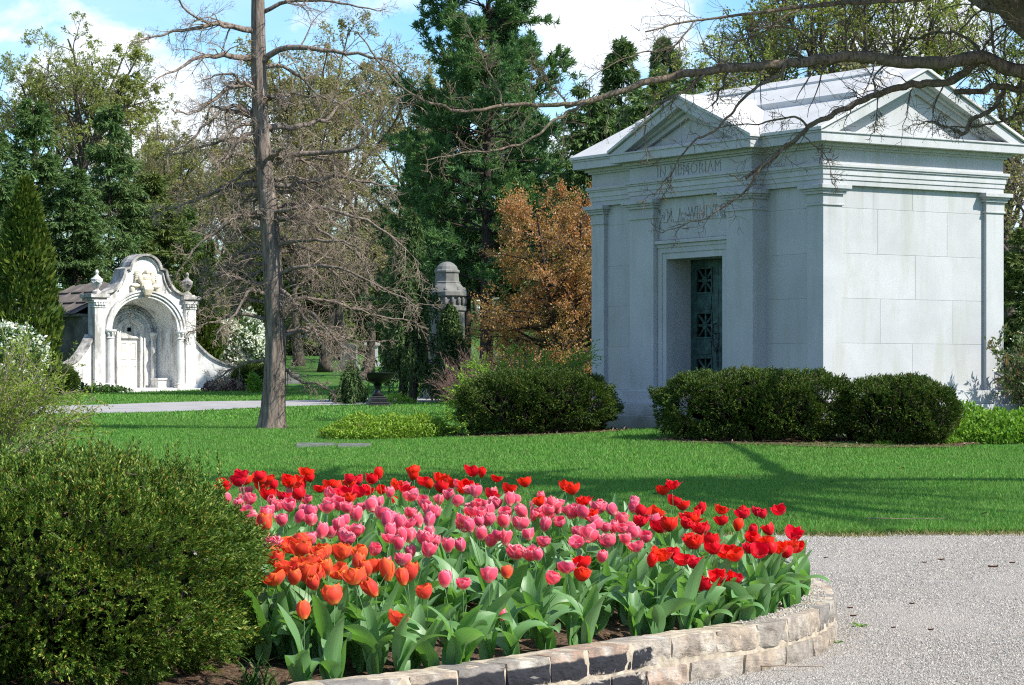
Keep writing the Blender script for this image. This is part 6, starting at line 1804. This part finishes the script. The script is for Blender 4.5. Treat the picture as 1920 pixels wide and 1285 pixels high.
def bloom_mesh(kind, col, seed):
    """six overlapping petals; kind egg / cup / open / ragged / double"""
    rng = np.random.default_rng(seed); mb = MB()
    Hh, Rm = {'egg': (.072, .030), 'cup': (.064, .036), 'open': (.058, .044), 'ragged': (.062, .047), 'double': (.062, .043)}[kind]
    whorls = [(0, 1.0), (PI/3, .90)] if kind != 'double' else [(0, 1.05), (PI/3, .95), (.4, .75), (1.3, .55)]
    ns_, nt_ = 9, 8
    for ph, sc in whorls:
        for k in range(3 if kind != 'double' else 4):
            a0 = ph+k*2*PI/(3 if kind != 'double' else 4)+rng.normal(0, .10)
            hh = Hh*rng.uniform(.9, 1.08)*(.94+.06*sc); flare = rng.normal(0, .15)+{'egg': -.05, 'cup': .0, 'open': .22, 'ragged': .34, 'double': .1}[kind]
            wide = {'egg': .92, 'cup': .95, 'open': .80, 'ragged': .70, 'double': .70}[kind]*rng.uniform(.92, 1.08)
            tw = rng.normal(0, .08); V = []; U = []
            for s in np.linspace(0, 1, ns_):
                body = math.sin(PI*min(.5, .06+s*.75)) if kind not in ('egg',) else math.sin(PI*(.07+.72*s))
                r = Rm*sc*(.14+.86*body)+flare*Rm*max(0, s-.35)**1.6*1.3
                wprof = (math.sin(PI*(.12+.62*min(s, .62)/.62*.62+.0))**.7 if s < .62 else 1.0)
                tipf = max(0, 1-max(0, (s-.48)/.52)**2.1)**.62
                hw = wide*(.35+.65*math.sin(PI/2*min(1, s/.5)))*tipf*Rm*1.18
                for tt in np.linspace(-1, 1, nt_):
                    off = tt*hw
                    ang = a0+off/max(r, .012)*.98+tw*s
                    if kind in ('ragged', 'double'): edge = .10*math.sin(tt*7+seed+k*2)*s*s+rng.normal(0, .035)*s**3
                    else: edge = .02*math.sin(tt*4+k)*s
                    rr = r*(1-.10*(1-abs(tt))*0+.05*abs(tt)**2*(1 if sc == 1 else -.2))+Rm*edge
                    z = hh*(s*.98+.02)+hh*.03*(1-tt*tt)*s*s+hh*edge*.6-(.25*max(0, flare)*hh*max(0, s-.5)**2)
                    V.append((rr*math.cos(ang), rr*math.sin(ang), z)); U.append(((tt+1)/2, s))
            i, j = np.meshgrid(np.arange(ns_-1), np.arange(nt_-1), indexing='ij'); q = i*nt_+j
            mb.add(V, np.stack([q, q+1, q+nt_+1, q+nt_], -1).reshape(-1, 4), U)
    return mb.mesh('bloom', M_PET[col], True, True)
def leaf_mesh(seed, L, Wd_, bend, twist, tip=0.0):
    rng = np.random.default_rng(seed); mb = MB(); ns_, nt_ = 14, 7; V = []; U = []
    x = z = 0.0; a = R(rng.uniform(68, 86)); ph = rng.uniform(0, 6)
    for i_, s in enumerate(np.linspace(0, 1, ns_)):
        w = 1.33*Wd_*(math.sin(PI*(.10+.90*s**.82))**.8)*(1 if s < .98 else .15)+.002
        fold = (.95-.75*s)
        for tt in np.linspace(-1, 1, nt_):
            yv = tt*w*math.cos(fold*.75); up = abs(tt)**1.3*w*math.sin(fold*.75)
            rip = .10*w*math.sin(s*11+ph+tt*1.2)*abs(tt)
            tw = twist*s
            yy = yv*math.cos(tw)-(up+rip)*math.sin(tw); uu = yv*math.sin(tw)+(up+rip)*math.cos(tw)
            V.append((x-math.sin(a)*uu, yy, z+math.cos(a)*uu)); U.append(((tt+1)/2, s))
        st = L/(ns_-1); x += math.cos(a)*st; z += math.sin(a)*st
        a -= bend/(ns_-1)*(.35+1.5*s)+(tip/(ns_-1)*max(0, s-.6)*5)
    i, j = np.meshgrid(np.arange(ns_-1), np.arange(nt_-1), indexing='ij'); q = i*nt_+j
    mb.add(V, np.stack([q, q+1, q+nt_+1, q+nt_], -1).reshape(-1, 4), U)
    return mb.mesh('leaf', M_TLEAF, True, True)
def stem_mesh(bx):
    mb = MB(); s = np.linspace(0, 1, 9); mb.tube(np.column_stack([bx*s**2, .3*bx*s**2*np.sin(s*2), s]), np.linspace(.0048, .0036, 9), 7)
    return mb.mesh('stem', M_STEM, True)
BL = {}
for col, kinds in (('r', ('ragged', 'open', 'ragged', 'cup', 'open', 'ragged', 'ragged', 'cup', 'egg', 'double')), ('p', ('egg', 'cup', 'cup', 'open', 'egg', 'double', 'cup', 'egg', 'cup', 'double')), ('o', ('egg', 'cup', 'open', 'cup', 'egg', 'open', 'cup', 'egg', 'ragged'))):
    BL[col] = [bloom_mesh(k, col, 100+i*7+ord(col)) for i, k in enumerate(kinds)]
LEAF = [leaf_mesh(200+i, *v) for i, v in enumerate([(.36, .030, .7, .3), (.34, .036, 1.1, -.4), (.30, .042, 1.5, .5), (.32, .034, 1.9, -.3), (.27, .046, 1.3, .9), (.38, .027, .5, -.6), (.33, .038, 2.3, .4, .4), (.29, .044, 1.7, -.9, .3), (.35, .032, .9, .1), (.25, .040, 2.5, .2, .5)])]
STEM = [stem_mesh(b) for b in (.0, .10, -.10, .2)]
SB = (.0, .10, -.10, .2)

C1 = (380, 840, 2.888); C2 = (860, 840, 2.888); C3 = (1300, 840, 2.887)
RAW = [
 (C1, 'r', [(205,140),(225,165),(300,145),(340,165),(385,195),(560,135),(95,180),(110,210),(450,170),(545,195),(500,185),(690,195),(730,215),(770,235),(785,160),(800,185),(910,165),(955,140),(880,225),(835,232),(965,220),(1040,195),(1050,285),(1135,145),(1195,175),(1235,190),(1290,210),(1340,185),(1385,212),(320,200),(430,255),(350,250),(785,272),(1100,220),(635,210),(540,240)]),
 (C1, 'p', [(235,225),(245,275),(210,310),(230,355),(130,270),(405,305),(465,305),(462,195),(520,268),(560,275),(340,350),(435,385),(505,365),(590,380),(575,340),(665,235),(675,290),(735,300),(800,320),(920,310),(965,285),(1015,240),(1150,255),(1190,285),(1285,280),(1340,255),(690,430),(640,450),(745,410),(840,440),(960,350),(1010,360),(1000,400),(1010,450),(1120,400),(1220,390),(1240,345),(1120,470),(1200,490),(1265,495),(1055,515),(1130,555),(1330,525),(570,495),(760,480),(365,515),(1080,595),(1210,550),(1310,710),(990,620),(920,540),(840,360),(360,330),(1060,400),(265,380)]),
 (C1, 'o', [(345,420),(320,390),(500,500),(520,545),(470,520),(400,600),(440,640),(580,620),(510,630),(640,575),(680,640),(755,660),(740,570),(825,610),(835,690),(910,635),(940,760),(715,800),(1110,680),(1215,770),(1040,915),(610,720),(400,700),(370,580),(550,880),(600,690),(545,520),(660,560),(1090,700)]),
 (C2, 'r', [(120,130),(200,155),(265,215),(170,245),(365,180),(40,205),(75,205),(575,200),(620,220),(445,280),(680,290),(1110,225),(1155,195),(1155,280),(1210,310),(1310,320),(1235,365),(1310,430),(1145,415),(1265,510),(1225,400),(1040,605),(1085,570),(1165,565),(1210,595),(1260,610),(670,615),(665,680),(990,340),(720,360),(980,390),(1000,350)]),
 (C2, 'p', [(90,235),(105,295),(150,300),(195,295),(275,280),(315,275),(500,300),(540,290),(510,330),(550,390),(590,325),(600,350),(425,345),(365,340),(395,355),(660,345),(755,325),(845,330),(955,290),(250,395),(460,415),(385,460),(215,465),(165,495),(120,460),(35,415),(65,420),(20,520),(300,565),(395,570),(430,570),(645,445),(715,450),(725,405),(915,430),(880,425),(910,485),(965,525),(1090,400),(770,580),(580,640),(165,685),(25,720),(495,695),(245,890),(1010,475),(835,430),(60,340),(110,345),(165,385),(470,300),(480,330),(700,470)]),
 (C2, 'o', [(260,665)]),
 (C3, 'r', [(45,325),(145,330),(150,385),(275,350),(345,340),(460,330),(40,430),(10,365),(90,495),(10,510),(325,440),(335,490),(395,500),(430,540),(465,535),(545,460),(555,530),(500,560),(180,560),(235,575),(300,535),(350,545),(130,690),(200,720),(35,735),(10,615),(215,700),(260,350),(380,350)]),
]
RAWX = []
_r = np.random.default_rng(17)
def crowd(col, poly, n, gap):
    # further blooms half hidden in the crowd of each colour patch
    poly = np.array(poly, float); got_ = []; k_ = 0
    while len(got_) < n and k_ < 4000:
        k_ += 1; q_ = _r.uniform(poly.min(0), poly.max(0))
        if inside(q_[0], q_[1], poly) and all(math.hypot(q_[0]-g[0], (q_[1]-g[1])*1.3) > gap for g in got_): got_.append(q_)
    RAWX.append(((0, 0, 1.0), col, got_))
crowd('p', [(440, 915), (900, 905), (1190, 935), (1250, 985), (1130, 1020), (900, 1010), (690, 1010), (520, 990)], 52, 26)
crowd('o', [(505, 1005), (640, 1010), (780, 1050), (740, 1085), (520, 1085)], 10, 24)
crowd('r', [(1215, 945), (1440, 960), (1500, 1030), (1400, 1060), (1240, 1035)], 11, 26)
crowd('r', [(420, 885), (900, 880), (900, 900), (440, 908)], 8, 36)
FL = []
for (ox, oy, sc), col, pts in RAW+RAWX:
    for (u, v) in pts: FL.append((ox+u/sc, oy+v/sc, col))
rng = np.random.default_rng(91)
PL = []
Yg = np.arange(9.9, 18.7, .05)
for px, py, col in FL:
    X = (px-HX)/F*Yg; d = bed_dist(X, Yg); ok = (d > .22) & (((X+2.25)/1.22)**2+((Yg-11.05)/1.12)**2 > 1)
    if not ok.any(): continue
    z = EYE-(py-HY)/F*Yg; h = z-soil(X, Yg)-.032
    tgt = rng.normal(.385, .02)
    sc_ = np.abs(h-tgt)+np.where(ok, 0, 9)+np.where(h < .12, 5, 0)
    i = int(np.argmin(sc_))
    if sc_[i] > 5: continue
    PL.append((px, py, col, X[i], Yg[i], float(h[i]), float(z[i])))
ORD = ['first', 'second', 'third', 'fourth', 'fifth', 'sixth', 'seventh', 'eighth', 'ninth', 'tenth', 'eleventh', 'twelfth', 'thirteenth', 'fourteenth', 'fifteenth', 'sixteenth', 'seventeenth', 'eighteenth', 'nineteenth', 'twentieth']
CN = {'r': 'red', 'p': 'pink', 'o': 'orange'}
used = {}
def tulip_label(px, py, col):
    if col == 'r':
        zone = 'in the back row against the lawn' if px < 1200 and py < 940 else ('standing low at the front of the bed' if px < 1200 and py >= 1000 else ('high in the red wall-end clump' if py < 975 else ('mid-height in the red wall-end clump' if py < 1030 else 'low in the red wall-end clump')) if px >= 1200 else 'among the back pink ones')
    elif col == 'o':
        zone = 'in the upper orange clump beside the yew' if py < 1040 else ('in the lower orange clump beside the yew' if px < 640 else 'standing apart at the front of the bed')
    else:
        band = int(np.searchsorted([918, 935, 950, 967, 983, 1000, 1022, 1060], py))
        zone = ('in the hindmost pink row', 'in the second pink row from the back', 'in the third pink row from the back', 'in the fourth pink row from the back', 'in the middle pink row', 'just below the middle pink row', 'in the third pink row from the front', 'in the second pink row from the front', 'in the foremost pink row')[band]
    return zone
zones = {}
for i, p in enumerate(PL):
    zones.setdefault((p[2], tulip_label(*p[:3])), []).append(i)
LAB = {}
for (col, zone), ids in zones.items():
    ids = sorted(ids, key=lambda i: PL[i][0]); n_ = len(ids)
    for r_, i in enumerate(ids):
        if r_ <= (n_-1)//2 or n_ == 1:
            LAB[i] = f'{CN[col]} tulip {zone}, {ORD[min(r_, 19)]} from the yew' if n_ > 1 else f'lone {CN[col]} tulip {zone}'
        else:
            LAB[i] = f'{CN[col]} tulip {zone}, {ORD[min(n_-1-r_, 19)]} from the wall end'
def put(name, me, parent, loc=(0, 0, 0), rot=(0, 0, 0), sc=(1, 1, 1)):
    o = bpy.data.objects.new(name, me); o.location = loc; o.rotation_euler = rot; o.scale = sc; return link(o, parent)
def add_leaves(o, rng, n, k, big=1.0):
    a0 = rng.uniform(0, 6.28)
    for j in range(n):
        s = big*rng.uniform(.8, 1.15)*(1-.08*j)
        pick = rng.integers(0, len(LEAF)) if j else rng.choice([1, 2, 3, 4, 6, 7, 8])
        put('leaf', LEAF[pick], o, (0, 0, .0+.02*j), (rng.normal(0, .08), rng.normal(0, .08), a0+j*2.2+rng.normal(0, .35)), (s, s*rng.uniform(.85, 1.2), s))
for i, (px, py, col, X, Y, h, z) in enumerate(PL):
    b = int(rng.integers(0, 4)); a = rng.uniform(0, 6.28)
    # the stem foot is set so that the curved stem carries the bloom to its place
    tipx, tipy = SB[b]*h*math.cos(a)-.3*SB[b]*math.sin(2)*h*math.sin(a), SB[b]*h*math.sin(a)+.3*SB[b]*math.sin(2)*h*math.cos(a)
    bx, by = X-tipx, Y-tipy
    o = empty('tulip', (bx, by, float(z-h-.032)), 0, LAB[i], 'tulip', f'{CN[col]} tulips of the walled bed')
    o.empty_display_size = .05
    put('stem', STEM[b], o, (0, 0, 0), (0, 0, a), (h*1.0, h*1.0, h) if False else (h, h, h))
    st = o.children[0]; st.scale = (h, h, h)
    me = BL[col][int(rng.integers(0, len(BL[col])))]
    s = rng.uniform(.88, 1.12)*(1.06 if col == 'o' else .95)
    put('bloom', me, o, (tipx, tipy, h-.006), (rng.normal(0, .24), rng.normal(0, .24), rng.uniform(0, 6.28)), (s, s, s*rng.uniform(.95, 1.2)))
    edge = bed_dist(np.array([bx]), np.array([by]))[0]
    add_leaves(o, rng, 4, i, 1.12 if h > .3 else .92)
# leafy plants whose blooms are not seen, filling the front and the gaps
n_ = 0; cand = 0
pts = np.array([(p[3], p[4]) for p in PL])
got = []
while n_ < 170 and cand < 9000:
    cand += 1
    x = rng.uniform(-1.5, 1.85); y = rng.uniform(10.4, 17.5)
    d = float(bed_dist(np.array([x]), np.array([y]))[0])
    if d < .27 or ((x+2.25)/1.25)**2+((y-11.05)/1.15)**2 < 1 or (x < -.75 and y < 11.2): continue
    if np.min(np.hypot(*(pts-[x, y]).T)) < .085: continue
    if got and np.min(np.hypot(*(np.array(got)-[x, y]).T)) < .14: continue
    got.append((x, y)); n_ += 1
    front = d < .7
    o = empty('tulip_plant', (x, y, float(soil(x, y))), 0, 'tulip plant without a bloom, only broad green leaves, among the flowering ones', 'tulip plant', 'leafy tulips without blooms')
    add_leaves(o, rng, 5 if front else 4, n_, rng.uniform(.85, 1.15))
